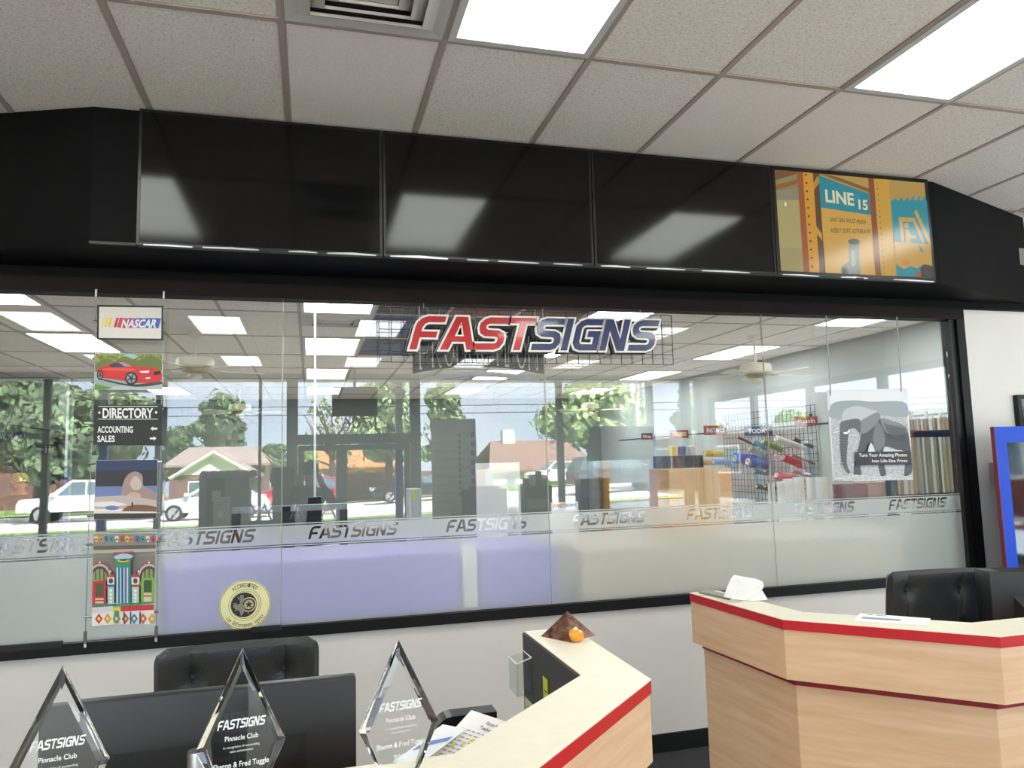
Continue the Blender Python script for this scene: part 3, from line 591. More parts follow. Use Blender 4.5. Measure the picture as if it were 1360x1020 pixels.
# --- round accreditation seal on the glass
c0 = at(325.5, 803, GY-.002); R0 = .1225
t = thing('seal_plaque', 'round cream seal reading ACCREDITED with a dark star emblem on the glass', 'plaque', (c0.x, GY-.006, c0.z-R0))
sc_ = lambda u, v, d: Vector((c0.x+u*R0, GY-.0055-d, c0.z+v*R0))
MB(t).prism(ell(0, 0, 1, 1, 48), sc_, 0, -.005).build('disc', M('#eadf9d', .4), t)
mb = MB(t); n_ = [0]
def SP(hexc, pts, holes=()): n_[0] += 1; mb.prism(pts, sc_, n_[0]*.0002, None, M(hexc, .4), holes)
SP('#4b4632', ell(0, 0, .97, .97, 48), [ell(0, 0, .955, .955, 48)]); SP('#f0e7ae', ell(0, 0, .95, .95, 48))
for r in (.64, .56): SP('#6a6347', ell(0, 0, r, r, 40), [ell(0, 0, r-.018, r-.018, 40)])
SP('#2b2624', ell(-.04, 0, .5, .5, 36)); SP('#d9cfa0', ell(.15, 0, .29, .29, 30), [ell(.15, 0, .25, .25, 30)]); SP('#b9ae86', ell(.15, 0, .19, .19, 24))
SP('#2b2624', [(.15+.15*math.cos(PI/2+k*PI/5)*(1 if k % 2 == 0 else .42), .15*math.sin(PI/2+k*PI/5)*(1 if k % 2 == 0 else .42)) for k in range(10)])
SP('#8d8678', [(-.2, .4), (-.05, .4), (-.05, .12), (-.1, .05), (.02, -.1), (-.05, -.32), (-.14, -.45), (-.22, -.22), (-.42, -.12), (-.48, .02), (-.2, .05)], [])
for k in range(6): g = 2.2+k*.75; SP('#8d8678', [(-.04+.3*math.cos(g-.12), .3*math.sin(g-.12)), (-.04+.46*math.cos(g), .46*math.sin(g)), (-.04+.3*math.cos(g+.12), .3*math.sin(g+.12))])
def arc_text(s, r, a0, a1, h, hexc, inward=False):
    k = len(s)
    for i, ch in enumerate(s):
        if ch == ' ': continue
        g = a0+(a1-a0)*(i+.5)/k; wd = abs(a1-a0)*r/k*(.35 if ch in 'il' else .78)
        vs, fs = text_geo(ch, .01); ux = Vector((math.cos(g-PI/2), math.sin(g-PI/2))) if not inward else Vector((math.cos(g+PI/2), math.sin(g+PI/2))); uy = Vector((-ux.y, ux.x)); c = Vector((math.cos(g), math.sin(g)))*r
        mb.add([sc_(*(c+ux*(x-.5)*wd+uy*(y-.5)*h), .0024) for x, y in vs], fs, M(hexc, .4))
arc_text('ACCREDITED', .80, 2.25, .9, .17, '#4b4632'); arc_text('Law Enforcement Agency', .80, 3.75, 5.72, .17, '#4b4632', True)
mb.build('emblem', None, t)
# ================================================================== reception desks
CZ = 1.12
def inset(poly, d):                     # shift an open polyline to its left by d
    o = []
    for i, p in enumerate(poly):
        p = Vector(p); d1 = (p-Vector(poly[i-1])).normalized() if i else None; d2 = (Vector(poly[i+1])-p).normalized() if i < len(poly)-1 else None
        a = d1 or d2; b = d2 or d1; n = (Vector((-a.y, a.x))+Vector((-b.y, b.x))).normalized(); k = 1/max(.4, n.dot(Vector((-b.y, b.x))))
        o.append(tuple(p+n*d*k))
    return o
FZ = lambda u, v, d: Vector((u, v, d))
def desk(name, label, outer, inner, body_in, work):
    c = Vector((sum(p[0] for p in outer)/len(outer), sum(p[1] for p in outer)/len(outer), 0))
    t = thing(name, label, 'desk', c)
    ring = list(outer)+list(reversed(inner))
    MB(t).prism(ring, FZ, CZ-.003, CZ).build('counter_top', CREAM, t)
    MB(t).prism(ring, FZ, CZ-.034, CZ-.003).build('edge_band', RED, t)
    iseg = lambda lst, a, b: (lst[a], lst[b])
    lo = inset(outer, .004)
    for i in range(len(outer)-1):        # fascia boards, one for each facet
        a, b, c2, d = lo[i], lo[i+1], inner[i+1], inner[i]
        MB(t).prism([a, b, c2, d], FZ, CZ-.195, CZ-.034).build('fascia', MAPLE, t)
    bo = inset(outer, body_in); bi = inset(inner, -.0)
    for i in range(len(outer)-1):
        MB(t).prism([bo[i], bo[i+1], bi[i+1], bi[i]], FZ, .08, CZ-.222).build('body_panel', MAPLE, t)
    MB(t).prism(inset(outer, body_in-.008)+list(reversed(bi)), FZ, CZ-.222, CZ-.195).build('trim_strip', M('#8d0014', .45), t)  # red trim, the shade under the overhang put into its darker colour
    MB(t).prism(inset(outer, body_in+.05)+list(reversed(bi)), FZ, 0, .08).build('toe_kick', BLACK, t)
    MB(t).prism(work, FZ, .70, .74).build('work_surface', CREAM, t)
    return t
ro = [(1.475, -1.28), (1.515, -1.838), (1.945, -2.267), (3.3, -2.267)]; ri = [(1.60, -1.28), (1.645, -1.765), (2.02, -2.10), (3.3, -2.10)]
rd = desk('reception_desk', 'angled maple reception desk with red-edged cream counter at right', ro, ri, .055, [(1.602, -1.28), (1.647, -1.763), (2.022, -2.098), (3.3, -2.098), (3.3, -1.55), (2.4, -1.55), (2.2, -1.28)])
MB(rd).box(3.25, 3.3, -2.05, -1.56, 0, .70).build('support', MAPLE, rd); MB(rd).box(2.1, 2.18, -1.36, -1.29, 0, .70).build('support', MAPLE, rd)
lo_ = [(.385-1.35, -2.745), (.372, -2.745), (.815, -2.305), (.825, -1.69)]; li_ = [(.385-1.35, -2.612), (.262, -2.612), (.665, -2.212), (.665, -1.69)]
ld = desk('reception_desk', 'angled maple reception desk in the foreground with awards standing on it', lo_, li_, .055, [(-.965, -2.610), (.262, -2.610), (.663, -2.212), (.663, -1.69), (.25, -1.69), (.05, -2.05), (-.965, -2.05)])
MB(ld).box(-.96, -.91, -2.6, -2.06, 0, .70).build('support', MAPLE, ld); MB(ld).box(.3, .38, -1.78, -1.70, 0, .70).build('support', MAPLE, ld)
MB(ld).prism([(.658, -2.2), (.6645, -2.2), (.6645, -1.692), (.658, -1.692)], FZ, .745, CZ-.004).build('inner_panel', M('#2b2c2e', .5), ld)
# clear acrylic pocket and memos on the dark inner panel
PX = .657
def onp(x, y): return atx(x, y, PX)
hp = [onp(689, 868), onp(712, 876), onp(712, 903), onp(693, 895)]
ym0, ym1 = -1.80, -1.705
t = thing('card_holder', 'clear acrylic card pocket on the dark inner side of the foreground desk', 'holder', (PX-.03, -1.75, .95))
MB(t).box(PX-.004, PX-.001, ym0, ym1, .955, 1.065).box(PX-.05, PX-.047, ym0, ym1, .955, 1.05).box(PX-.05, PX-.001, ym0, ym0+.003, .955, 1.055).box(PX-.05, PX-.001, ym1-.003, ym1, .955, 1.055).box(PX-.05, PX-.001, ym0, ym1, .952, .955).build('pocket', ACRYL, t)
MB(t).tube([(PX-.05, ym0, 1.05), (PX-.05, ym1, 1.05), (PX-.003, ym1, 1.065), (PX-.003, ym0, 1.065), (PX-.05, ym0, 1.05)], .0022, 6).build('rim', M('#e6eaea', .15), t)
def memo(label, y0, y1, z0, z1, hexc, lines, cat='paper'):
    o = MB().box(PX-.0018, PX-.0005, y0, y1, z0, z1).build('memo_note', M(hexc, .7)); tag(o, label, cat)
    mb = MB(o)
    for k in range(lines): z = z1-(z1-z0)*(k+1)/(lines+1); mb.box(PX-.0021, PX-.0018, y0+(y1-y0)*.12, y1-(y1-y0)*(.15+.3*random.random()), z-.002, z+.002)
    mb.build('handwriting', M('#3c3f3a', .7), o); return o
memo('yellow green memo slip stuck on the dark desk panel beside the pocket', -1.955, -1.91, .93, 1.04, '#c9d832', 2)
memo('white and green printed card low on the dark desk panel', -1.86, -1.71, .80, .925, '#c8d0a8', 5)
# --- copper flecked pyramid and amber stone on the counter corner
pc = Vector((.775, -1.80, CZ))
t = thing('resin_pyramid', 'small copper flecked resin pyramid on the desk counter', 'ornament', pc, .5)
MB().add([(-.06, -.06, 0), (.06, -.06, 0), (.06, .06, 0), (-.06, .06, 0), (0, 0, .075)], [(0, 1, 4), (1, 2, 4), (2, 3, 4), (3, 0, 4), (3, 2, 1, 0)]).build('body', M('#6b4a3c', .18, var=.8, vscale=45, coat=.6), t)
fl = MB()
for k in range(46):
    u = random.random(); s_ = random.choice([0, 1, 2, 3]); h = random.uniform(.008, .062); r = .06*(1-h/.075)-.002; e = random.uniform(-.9, .9)*r; q = [(e, -r-.0014), (r+.0014, e), (e, r+.0014), (-r-.0014, e)][s_]; d = .004*random.uniform(.5, 1.2)
    fl.add([(q[0]-d, q[1], h), (q[0]+d, q[1]-.0005, h-.002), (q[0]+.001, q[1]+d*.3, h+d)], [(0, 1, 2)], M(random.choice(['#c98a6a', '#2f3a34', '#d9b29a', '#4d3a30']), .3))
fl.build('flakes', None, t); t.children[-1]['kind'] = 'stuff'
bm = bmesh.new(); bmesh.ops.create_icosphere(bm, subdivisions=2, radius=1)
for v in bm.verts:
    g = 1+.18*math.sin(5*v.co.x+2)*math.cos(4*v.co.y); v.co = Vector((v.co.x*.024*g, v.co.y*.018*g, max(-.9, v.co.z)*.019*g+.0172)); v.co.z *= 1.15
mb = MB(); mb.X = Matrix.Translation((.772, -1.885, CZ)); mb.bm(bm)
tag(mb.build('amber_stone', M('#f09a12', .15, coat=.8)), 'bright orange translucent stone in front of the pyramid', 'stone')
# --- the three faceted crystal awards
AGL = bpy.data.materials.new('crystal'); AGL.use_nodes = True
_b = AGL.node_tree.nodes['Principled BSDF']; _b.inputs['Roughness'].default_value = .0; _b.inputs['Transmission Weight'].default_value = 1; _b.inputs['IOR'].default_value = 1.45; _b.inputs['Base Color'].default_value = (.97, .985, .98, 1)
ETCH = M('#eef0f0', .8)
AW = [(529, .010, '2018', 'crystal diamond award at right of three, above the cream counter corner'), (322, -.01, '2019', 'crystal diamond award in the middle, in front of the dark monitor'), (83, .0, '', 'leftmost crystal diamond award at the picture corner')]
AWY = -2.69
for px, rz, yr, lb in AW:
    p = at(px, {529: 850, 322: 862, 83: 885}[px], AWY); h = p.z-CZ
    t = thing('crystal_award', lb, 'award', (p.x, AWY, CZ), .12+rz, 'crystal awards on the foreground desk')
    w_, zb, th, bv = .070, .088, .013, .011
    F_ = [(0, h), (w_, zb), (.028, 0), (-.028, 0), (-w_, zb)]
    inn = [(0, h-bv*2.6), (w_-bv*1.35, zb+.001), (.022, 0.0), (-.022, 0.0), (-w_+bv*1.35, zb+.001)]
    vs = [(x, -th, z) for x, z in inn]+[(x, 0, z) for x, z in F_]+[(x, th, z) for x, z in inn]; fs = [(0, 1, 2, 3, 4), (14, 13, 12, 11, 10)]
    vs = [(x, -th, z) for x, z in inn]+[(x, -th*.45, z) for x, z in F_]+[(x, th*.45, z) for x, z in F_]+[(x, th, z) for x, z in inn]
    fs = [(0, 4, 3, 2, 1), (15, 16, 17, 18, 19)]
    for k in range(5):
        n = (k+1) % 5
        for L_ in range(3): fs.append((L_*5+k, L_*5+n, (L_+1)*5+n, (L_+1)*5+k))
    MB().add(vs, fs).build('crystal', AGL, t)
    fn = lambda u, v, d: Vector((u, -th-.0006-d, v)); e = MB()
    logo_on(e, fn, -.038, .038, .119, .134, 0, ETCH); text_on(e, 'Pinnacle Club', fn, -.026, .026, .1005, .1085, 0, ETCH, .012)
    text_on(e, 'In recognition of outstanding', fn, -.028, .028, .0885, .0925, 0, ETCH); text_on(e, 'sales achievement', fn, -.018, .018, .0815, .0855, 0, ETCH)
    text_on(e, 'Sharon & Fred Tuggle', fn, -.043, .043, .058, .067, 0, ETCH, .012)
    if yr: text_on(e, yr, fn, -.014, .014, .036, .046, 0, ETCH, .012)
    e.build('engraving', None, t)
# --- tufted swivel chairs
def chair(label, x, y, rz, wd, ztop):
    t = thing('office_chair', label, 'chair', (x, y, 0), rz, 'tufted office chairs')
    hw = wd/2; z0, z1 = ztop-.52, ztop
    bt = [(-hw*.6, .115, z0+.26), (hw*.6, .115, z0+.26), (-hw*.55, .115, z1-.085), (hw*.55, .115, z1-.085)]
    nx, nz_ = 33, 33
    def pt(u, v, side):
        x_ = -hw+wd*u; z_ = z0+(z1-z0)*v; e = min(u, 1-u)*wd; e2 = min(v, 1-v)*(z1-z0); r = .04
        f = lambda q: 1 if q > r else math.sqrt(max(0, 1-(1-q/r)**2))
        k = f(e)*f(e2); dep = .032*k
        if side < 0:
            for bx, _, bz in bt:
                dd = math.hypot(x_-bx, z_-bz); dep -= .024*math.exp(-(dd/.032)**2)
            for bx in (-hw*.55, hw*.55): dep -= .010*math.exp(-((x_-bx)/.008)**2)*k
            for bz in (z0+.26,): dep -= .006*math.exp(-((z_-bz)/.01)**2)*k
        cx = r*.8
        xx = x_
        if e2 < r and v > .5: lim = hw-cx*(1-math.sqrt(max(0, 1-(1-e2/r)**2))); xx = max(-lim, min(lim, x_))
        y_ = .06-.10*(v*v)*.5+.05*((xx/hw)**2)*-.5
        return (xx, y_+side*dep, z_)
    mb = MB()
    for side in (-1, 1):
        mb.add([pt(i/(nx-1), j/(nz_-1), side) for j in range(nz_) for i in range(nx)], [(j*nx+i, j*nx+i+1, (j+1)*nx+i+1, (j+1)*nx+i) for j in range(nz_-1) for i in range(nx-1)])
    bk = mb.build('backrest', LEATHER, t, True)
    for bx, _, bz in bt:
        q = pt((bx+hw)/wd, (bz-z0)/(z1-z0), -1); MB().lathe([(0, .006), (.006, .005), (.0105, 0), (.009, -.004), (0, -.005)], n=12)
        b_ = MB(); b_.X = Matrix.Translation((q[0], q[1]-.004, q[2])) @ Matrix.Rotation(PI/2, 4, 'X'); b_.lathe([(0, .007), (.006, .006), (.0105, 0), (.009, -.006), (0, -.007)], n=12); b_.build('button', LEATHER, bk, True)
    MB().bbox(-hw, hw, -.02-.48, -.02, .42, .53, .04).build('seat', LEATHER, t, True)
    MB().tube([(0, .06, z0+.1), (0, .09, z0-.03), (0, .05, .44), (0, -.2, .41)], .022, 8).build('back_bar', DARKMETAL, t, True)
    for s in (-1, 1): MB().tube([(s*(hw+.03), -.04, .62), (s*(hw+.03), -.34, .64), (s*(hw+.02), -.36, .5), (s*(hw-.04), -.3, .45)], .016, 8).build('armrest', BLACK, t, True)
    MB().cyl((0, -.24, .1), (0, -.24, .42), .025).build('gas_lift', CHROME, t)
    for k in range(5):
        g = 2*PI*k/5; l = MB().tube([(0, -.24, .1), (.27*math.cos(g), -.24+.27*math.sin(g), .065)], [.022, .014], 8).build('base_leg', BLACK, t)
        MB().cyl((.27*math.cos(g)-.012, -.24+.27*math.sin(g), .028), (.27*math.cos(g)+.012, -.24+.27*math.sin(g), .028), .028, 12).build('caster', BLACK, l)
    return t
chair('black tufted leather office chair behind the awards and dark monitor', -.19, -1.80, .03, .43, 1.185)
chair('black tufted leather office chair behind the right-hand reception desk', 2.64, -1.32, -.12, .46, 1.145)
# --- monitors
def monitor(label, x, y, rz, wd, ztop, h=.37, thick=.04, bulge=.05):
    t = thing('computer_monitor', label, 'monitor', (x, y, .74), rz, 'desk monitors')
    z = ztop-.74
    MB().bbox(-wd/2, wd/2, -thick/2, thick/2, z-h, z, .006).build('casing', M('#1e2023', .42), t, True)
    MB().add([(-wd*.33, -thick/2, z-h+.04), (wd*.33, -thick/2, z-h+.04), (wd*.33, -thick/2, z-.10), (-wd*.33, -thick/2, z-.10), (-wd*.27, -thick/2-bulge, z-h+.07), (wd*.27, -thick/2-bulge, z-h+.07), (wd*.27, -thick/2-bulge, z-.16), (-wd*.27, -thick/2-bulge, z-.16)], [(4, 5, 6, 7), (0, 1, 5, 4), (1, 2, 6, 5), (2, 3, 7, 6), (3, 0, 4, 7)]).build('rear_housing', M('#15171a', .5), t)
    MB().box(-wd/2+.012, wd/2-.012, thick/2, thick/2+.0015, z-h+.02, z-.012).build('display', emis('#4a6a8a', .4, .5), t)
    MB().box(-.03, .03, -.05, -.02, .012, z-h+.1).build('stand', BLACK, t); MB().bbox(-.12, .12, -.12, .1, 0, .012, .004).build('foot', BLACK, t)
    return t
monitor('wide dark monitor back in front of the tufted chair, behind awards', -.197, -2.42, 0, .578, 1.232, .36, .035, .004)
t = monitor('dark computer monitor at the right edge beside the tufted chair', 2.93, -1.60, -.35, .50, 1.165, .34, .12, .06)
vm = MB()
for k in range(9): vm.box(-.2, .2, -.048+.011*k, -.043+.011*k, 1.165-.74+.0002, 1.165-.74+.0012)
vm.build('vent_slots', BLACK, t); t.children[-1]['kind'] = 'stuff'
# --- things on the desks
def sheet(name, label, cat, pts, z, hexc, lines=0, th=.0012, extra=None):
    o = MB().prism(pts, FZ, z, z+th).build(name, M(hexc, .7)); tag(o, label, cat)
    return o
# white sheet, grey strip and crumpled paper on the right-hand counter
q = [atz(1134, 825, CZ), atz(1232, 831, CZ), atz(1236, 822, CZ), atz(1142, 815, CZ)]; q = [(p.x, p.y) for p in q]
o = sheet('printed_sheet', 'white printed sheet lying on the right reception counter', 'paper', q, CZ+.0005, '#f3f3f1')
fn = quadmap(*[(q[k][0], q[k][1], CZ+.0018) for k in (0, 1, 3, 2)], (0, 0, 1)); mb = MB(o)
for a_, b_, c_, d_ in ((.08, .62, .30, .55), (.12, .2, .82, .92), (.25, .4, .82, .9)): mb.prism(rc(a_, c_, b_, d_), fn, .0003, None, M('#9a9ca8', .7))
mb.build('printing', None, o)
q = [atz(928, 788, CZ), atz(969, 797.5, CZ), atz(973, 793, CZ), atz(936, 785, CZ)]
tag(MB().prism([(p.x, p.y) for p in q], FZ, CZ+.0005, CZ+.008).build('door_stop', M('#8d8d86', .4, .4)), 'flat grey metal strip at the end of the right counter', 'strip')
mb = MB(); NY = atz(985, 800, CZ).y+.01; nb = [(961, 796), (1002, 801)]
rows = [[(961, 796, 0), (975, 799, -.012), (990, 801, .006), (1002, 801, .0)], [(966, 783, .012), (979, 786, -.008), (995, 789, .014), (1009, 791, .008)], [(971, 772, .022), (984, 774, .004), (1000, 777, .024), (1015, 783, .016)], [(975, 767, .034), (986, 769, .018), (1003, 772, .036), (1013, 776, .03)]]
b0 = min(at(x, y, NY+d).z for x, y, d in rows[0]); mb.add([at(x, y, NY+d)+Vector((0, 0, CZ+.001-b0 if True else 0)) for r in rows for x, y, d in r], [(a_*4+b, a_*4+b+1, a_*4+b+5, a_*4+b+4) for a_ in range(3) for b in range(3)])
q0 = at(1002, 801, NY); mb.add([(q0.x-.03, NY-.01, CZ+.001), (q0.x+.045, NY-.02, CZ+.002), (q0.x+.05, NY+.02, CZ+.03), (q0.x+.02, NY+.03, CZ+.022)], [(0, 1, 2, 3)])
ct = mb.build('crumpled_paper', M('#dcdcda', .8)); md = ct.modifiers.new('thickness', 'SOLIDIFY'); md.thickness = .0015; tag(ct, 'crumpled white paper napkin standing on the right counter', 'paper')
# paper tray and highlighted papers behind the foreground counter
ty = -2.33
p1, p2 = at(590, 990, ty), at(700, 955, ty)
t = thing('paper_tray', 'black wire paper tray behind the foreground counter', 'tray', (.37, -2.33, .74))
tw = MB(t)
for yy in (-2.42, -2.24): tw.tube([(.22, yy, .755), (.22, yy, .99), (.52, yy, .99), (.52, yy, .755), (.22, yy, .755)], .004, 6)
for zz_ in (.80, .99):
    for xx in (.22, .52): tw.tube([(xx, -2.42, zz_), (xx, -2.24, zz_)], .004, 6)
tw.build('wire_frame', BLACK, t)
MB(t).box(.22, .52, -2.42, -2.24, .963, .967).box(.22, .52, -2.42, -2.24, .803, .807).build('shelf', M('#1a1a1b', .5), t)
def leanpaper(label, c, hexc='#f2f3f4', hl=True):
    P4 = [at(x, y, Y) for x, y, Y in c]; P4[2] = P4[1]+P4[3]-P4[0]; n = (P4[1]-P4[0]).cross(P4[3]-P4[0]).normalized(); n = n if n.y < 0 else -n
    mb = MB(); b_ = [p-n*.0015 for p in P4]; mb.add(P4+b_, [(0, 1, 2, 3), (7, 6, 5, 4), (0, 4, 5, 1), (1, 5, 6, 2), (2, 6, 7, 3), (3, 7, 4, 0)])
    o = tag(mb.build('paper_sheet', M(hexc, .7)), label, 'paper'); fn = quadmap(P4[3], P4[2], P4[0], P4[1], n); mb = MB(o)
    if hl:
        random.seed(5)
        text_on(mb, 'Notes for', fn, .48, .78, .84, .91, .0009, M('#2c2d30', .7)); text_on(mb, 'Twelve', fn, .42, .66, .74, .81, .0009, M('#2c2d30', .7))
        for k in range(9):
            v = .66-.065*k
            for s_ in range(7):
                u = .12+.11*s_; mb.prism(rc(u, v, u+.08, v+.022), fn, .0006, None, M('#a9b0b2', .7))
        for u, v, c_ in ((.62, .60, '#e3e02a'), (.72, .64, '#e3e02a'), (.82, .70, '#e3e02a'), (.45, .5, '#dfe04a'), (.34, .42, '#dfe04a'), (.2, .33, '#dfe04a'), (.9, .62, '#e05a7a'), (.1, .12, '#cfd84a')): mb.prism([(u, v), (u+.07, v+.03), (u+.06, v+.075), (u-.01, v+.045)], fn, .0012, None, M(c_, .7))
        mb.build('writing', None, o)
    else:
        mb.prism([(.1, .3), (.9, .62), (.88, .75), (.08, .45)], fn, .0008, None, M('#6f8fd0', .6)); mb.build('writing', None, o)
    return o
leanpaper('white page with yellow highlighting behind the foreground counter', [(626, 943, -2.30), (683, 962, -2.30), (640, 1004, -2.46), (560, 1015, -2.46)])
leanpaper('white page with blue band beside the right-hand crystal award', [(588, 962, -2.36), (620, 968, -2.36), (588, 1012, -2.50), (520, 1010, -2.50)], '#e9edf2', False)
tp = at(606, 957, -2.22)
t = thing('tape_dispenser', 'rounded black tape dispenser behind the highlighted papers', 'dispenser', (tp.x+.03, -2.2, .74))
mb = MB(t); c_ = at(604, 965, -2.2); prof = [(c_.x-.055, .9675), (c_.x-.052, c_.z-.01)]+[(c_.x-.01+.042*math.cos(g), c_.z-.01+.042*math.sin(g)) for g in [PI-k*PI/10 for k in range(6)]]+[(c_.x+.10, c_.z+.032), (c_.x+.10, c_.z+.018), (c_.x+.07, c_.z-.02), (c_.x+.12, .9675)]
mb.prism(prof, lambda u, v, d: Vector((u, d, v)), -2.225, -2.17).build('body', M('#0e0e0f', .3), t); MB(t).box(c_.x-.06, c_.x+.13, -2.24, -2.16, .74, .9675).build('riser', M('#202124', .5), t)
# chrome bar at left of middle award
p = at(262, 1010, -2.2)
t = thing('metal_canister', 'short brushed metal canister beside the middle award', 'canister', (at(262, 1000, -2.55).x, -2.545, .74))
MB().lathe([(0, 0), (.018, 0), (.018, .41), (.0165, .418), (0, .418)], n=20).build('body', M('#b9bbbd', .3, .9), t, True)
# --- wall at right: switch box, dark display, blue framed board
p = at(1318, 628, 0)
t = thing('wall_switch', 'grey switch box on the wall right of the window', 'switch', (p.x, -.02, p.z-.07)); MB().bbox(-.03, .03, -.012, .0195, 0, .14, .005).build('box', M('#a5a39f', .5), t); MB().box(-.008, .008, -.02, -.012, .05, .09).build('toggle', M('#c9c7c2', .4), t)
p = at(1344, 525, 0)
t = thing('wall_display', 'black framed panel on the wall at the right edge of the picture', 'panel', (p.x+.35, -.02, 1.60)); MB().bbox(-.35, .35, -.02, .0195, 0, p.z-1.60, .008).build('case', BLACK, t); MB().box(-.32, .32, -.0215, -.02, .03, p.z-1.63).build('glass', GLOSSBLACK, t)
p = at(1318, 567, -.3); BW = .85
t = thing('display_board', 'tall royal blue framed glossy board standing right of the window', 'board', (p.x, -.3, 0)); zt = p.z
BLUE = M('#0648c6', .4, spec=.25)
for a_, b_, c_, d_ in ((0, .09, 0, zt), (BW-.09, BW, 0, zt), (.09, BW-.09, zt-.1, zt), (.09, BW-.09, 0, .25)): MB().box(a_, b_, -.012, .012, c_, d_).build('frame_bar', BLUE, t)
MB().box(-.004, -.0002, -.014, .014, 0, zt).build('side_edge', M('#7b2530', .5), t)
MB().box(.09, BW-.09, -.004, .006, .25, zt-.1).build('panel', M('#08090a', .04, spec=1.0), t)
MB().prism([(.09, .25), (.22, .25), (.09, .98)], lambda u, v, d: Vector((u, d, v)), -.0055, -.0045).build('blue_corner', BLUE, t)
MB().box(.2, .26, .0125, .25, 0, .03).build('foot', BLACK, t); MB().box(BW-.26, BW-.2, .0125, .25, 0, .03).build('foot', BLACK, t)
# ================================================================== workshop behind the glass
# --- lettered sign on a black wire grid
LY = -.075; SK = (4.0598+LY)/(4.0598+.085); szk = lambda z: CAM.z+(z-CAM.z)*SK
t = thing('lettered_sign', 'large red and navy italic letters on a black wire grid over the glass', 'sign', (1.25, LY+.03, szk(2.236)))
gr = MB(t); gx0, gx1, gz0_, gz1_ = .37*SK, 2.185*SK, szk(2.236), szk(2.549)
for k in range(27):
    x = gx0+(gx1-gx0)*k/26; gr.box(x-.0018, x+.0018, LY+.033, LY+.0366, gz0_, gz1_)
for k in range(6):
    z = gz0_+(gz1_-gz0_)*k/5; gr.box(gx0, gx1, LY+.0366, LY+.0402, z-.0018, z+.0018)
gr.build('wire_grid', M('#0d0d0e', .4), t); t.children[-1]['kind'] = 'stuff'
lx0, lx1, lz0, lh = .535*SK, 2.085*SK, szk(2.303), .192*SK
LRED, LNAVY, LWHITE = M('#c0121d', .12, coat=.6), M('#16295f', .12, coat=.6), M('#f3efec', .4)
for i, (ch, ls) in enumerate(LOGO):
    fn = lambda u, v, d: Vector((lx0+(lx1-lx0)*u, LY+d, lz0+lh*v/LOGOH+.012*u))
    sw = (lx1-lx0)
    lp = MB(t); o1 = offset_loop(ls[0], .0075); h1 = [offset_loop(l, -.0058) for l in ls[1:]]
    fb = lambda u, v, d: fn(u, v, d)+Vector((-.012, 0, -.009))
    lp.prism(o1, fb, .006, .034, M('#060607', .5), holes=h1)
    lt = lp.build('letter', None, t)
    lt['label'] = 'white-edged %s letter %s' % ('red' if i < 4 else 'navy', ch)
    MB(t).prism(o1, fn, .0, .0058, holes=h1).build('outline', LWHITE, lt)
    MB(t).prism(ls[0], fn, -.003, -.0002, holes=ls[1:]).build('face', LRED if i < 4 else LNAVY, lt)
for x in (.6, 1.9): MB(t).tube([(x, LY+.036, gz1_-.003), (x, LY+.036, GZ1+.0)], .002, 6).build('hanger', STEEL, t)
# --- arched hanging sign
Y_ = .7
t = thing('hanging_sign', 'dark arched hanging sign lettered PRODUCTION behind the red letters', 'sign', (at(636, 480, Y_).x, Y_, at(636, 495, Y_).z))
a0, a1 = at(548, 470, Y_).x, at(722, 470, Y_).x; zt_, zb_ = at(636, 436, Y_).z, at(636, 487, Y_).z
fn = lambda u, v, d: Vector((a0+(a1-a0)*u, Y_-d, zb_+(zt_-zb_)*v))
arch = lambda u, b: b-.18*(2*u-1)**2
MB(t).prism([(k/16, arch(k/16, 0)) for k in range(17)]+[(1, 1.0), (0, 1.0)], fn, 0, -.02).build('board', M('#2a2c2d', .5), t)
MB(t).prism([(.06+.9*k/16, arch(k/16, -.12)) for k in range(17)]+[(.06+.9*k/16, arch(k/16, .02)-.27) for k in range(16, -1, -1)], fn, 0, -.02).build('arch_band', M('#cfd3d0', .5), t)
tl = MB(t); pos = 0
for i, ch in enumerate('PRODUCTION'):
    u0 = .05+.092*i; v0 = arch(u0+.04, .04)
    text_on(tl, ch, fn, u0, u0+(.03 if ch == 'I' else .072), v0, .88, .001, M('#c9cfcd', .5), .0); text_on(tl, ch, fn, u0+.008, u0+(.026 if ch == 'I' else .066), v0+.04, .85, .002, M('#3a3d3e', .5), -.012)
tl.build('lettering', None, t)
for x in (a0+.05, a1-.05): MB(t).tube([(x, Y_+.01, zt_-.005), (x, Y_+.01, PCEIL)], .004, 6).build('rod', STEEL, t)
# --- elephant print on chains
EY = -.062
ec = [(1098, 518), (1204.5, 516), (1213, 637), (1107, 640)]
t = thing('elephant_print', 'black and white elephant photo print hanging on chains at the right of the window', 'print', (3.45, EY, 1.48))
panel(t, EY, ec, .006, M('#dfe0e0', .4))
a = Art(t, EY, 1080, 500, 5.368, .0003); a.clip = [(98, 98), (668, 87), (713, 735), (146, 751)]
a.p('#c6c8c8', [(112, 105), (655, 100), (712, 745), (150, 750)], mat=M('#b5b7b7', .4, var=.35, vscale=70)); a.p('#e3e5e6', [(112, 105), (655, 100), (664, 205), (120, 205)]); a.p('#9aa3a6', sm([(125, 215), (170, 180), (300, 170), (420, 180), (560, 175), (660, 190), (668, 290), (400, 270), (130, 300)], 3)); a.p('#bcc1c3', sm([(210, 330), (215, 250), (300, 210), (400, 230), (470, 260), (420, 300), (300, 320)], 3))
G1, G2, G3 = '#5d6163', '#45494b', '#7d8284'
a.p(G2, sm([(345, 400), (400, 330), (480, 300), (560, 320), (650, 350), (676, 400), (690, 480), (706, 600), (700, 690), (650, 710), (655, 560), (600, 525), (530, 500), (505, 520), (500, 600), (520, 700), (480, 705), (450, 560), (420, 480), (385, 540), (330, 600), (345, 700), (290, 710), (300, 600), (330, 480)], 3))
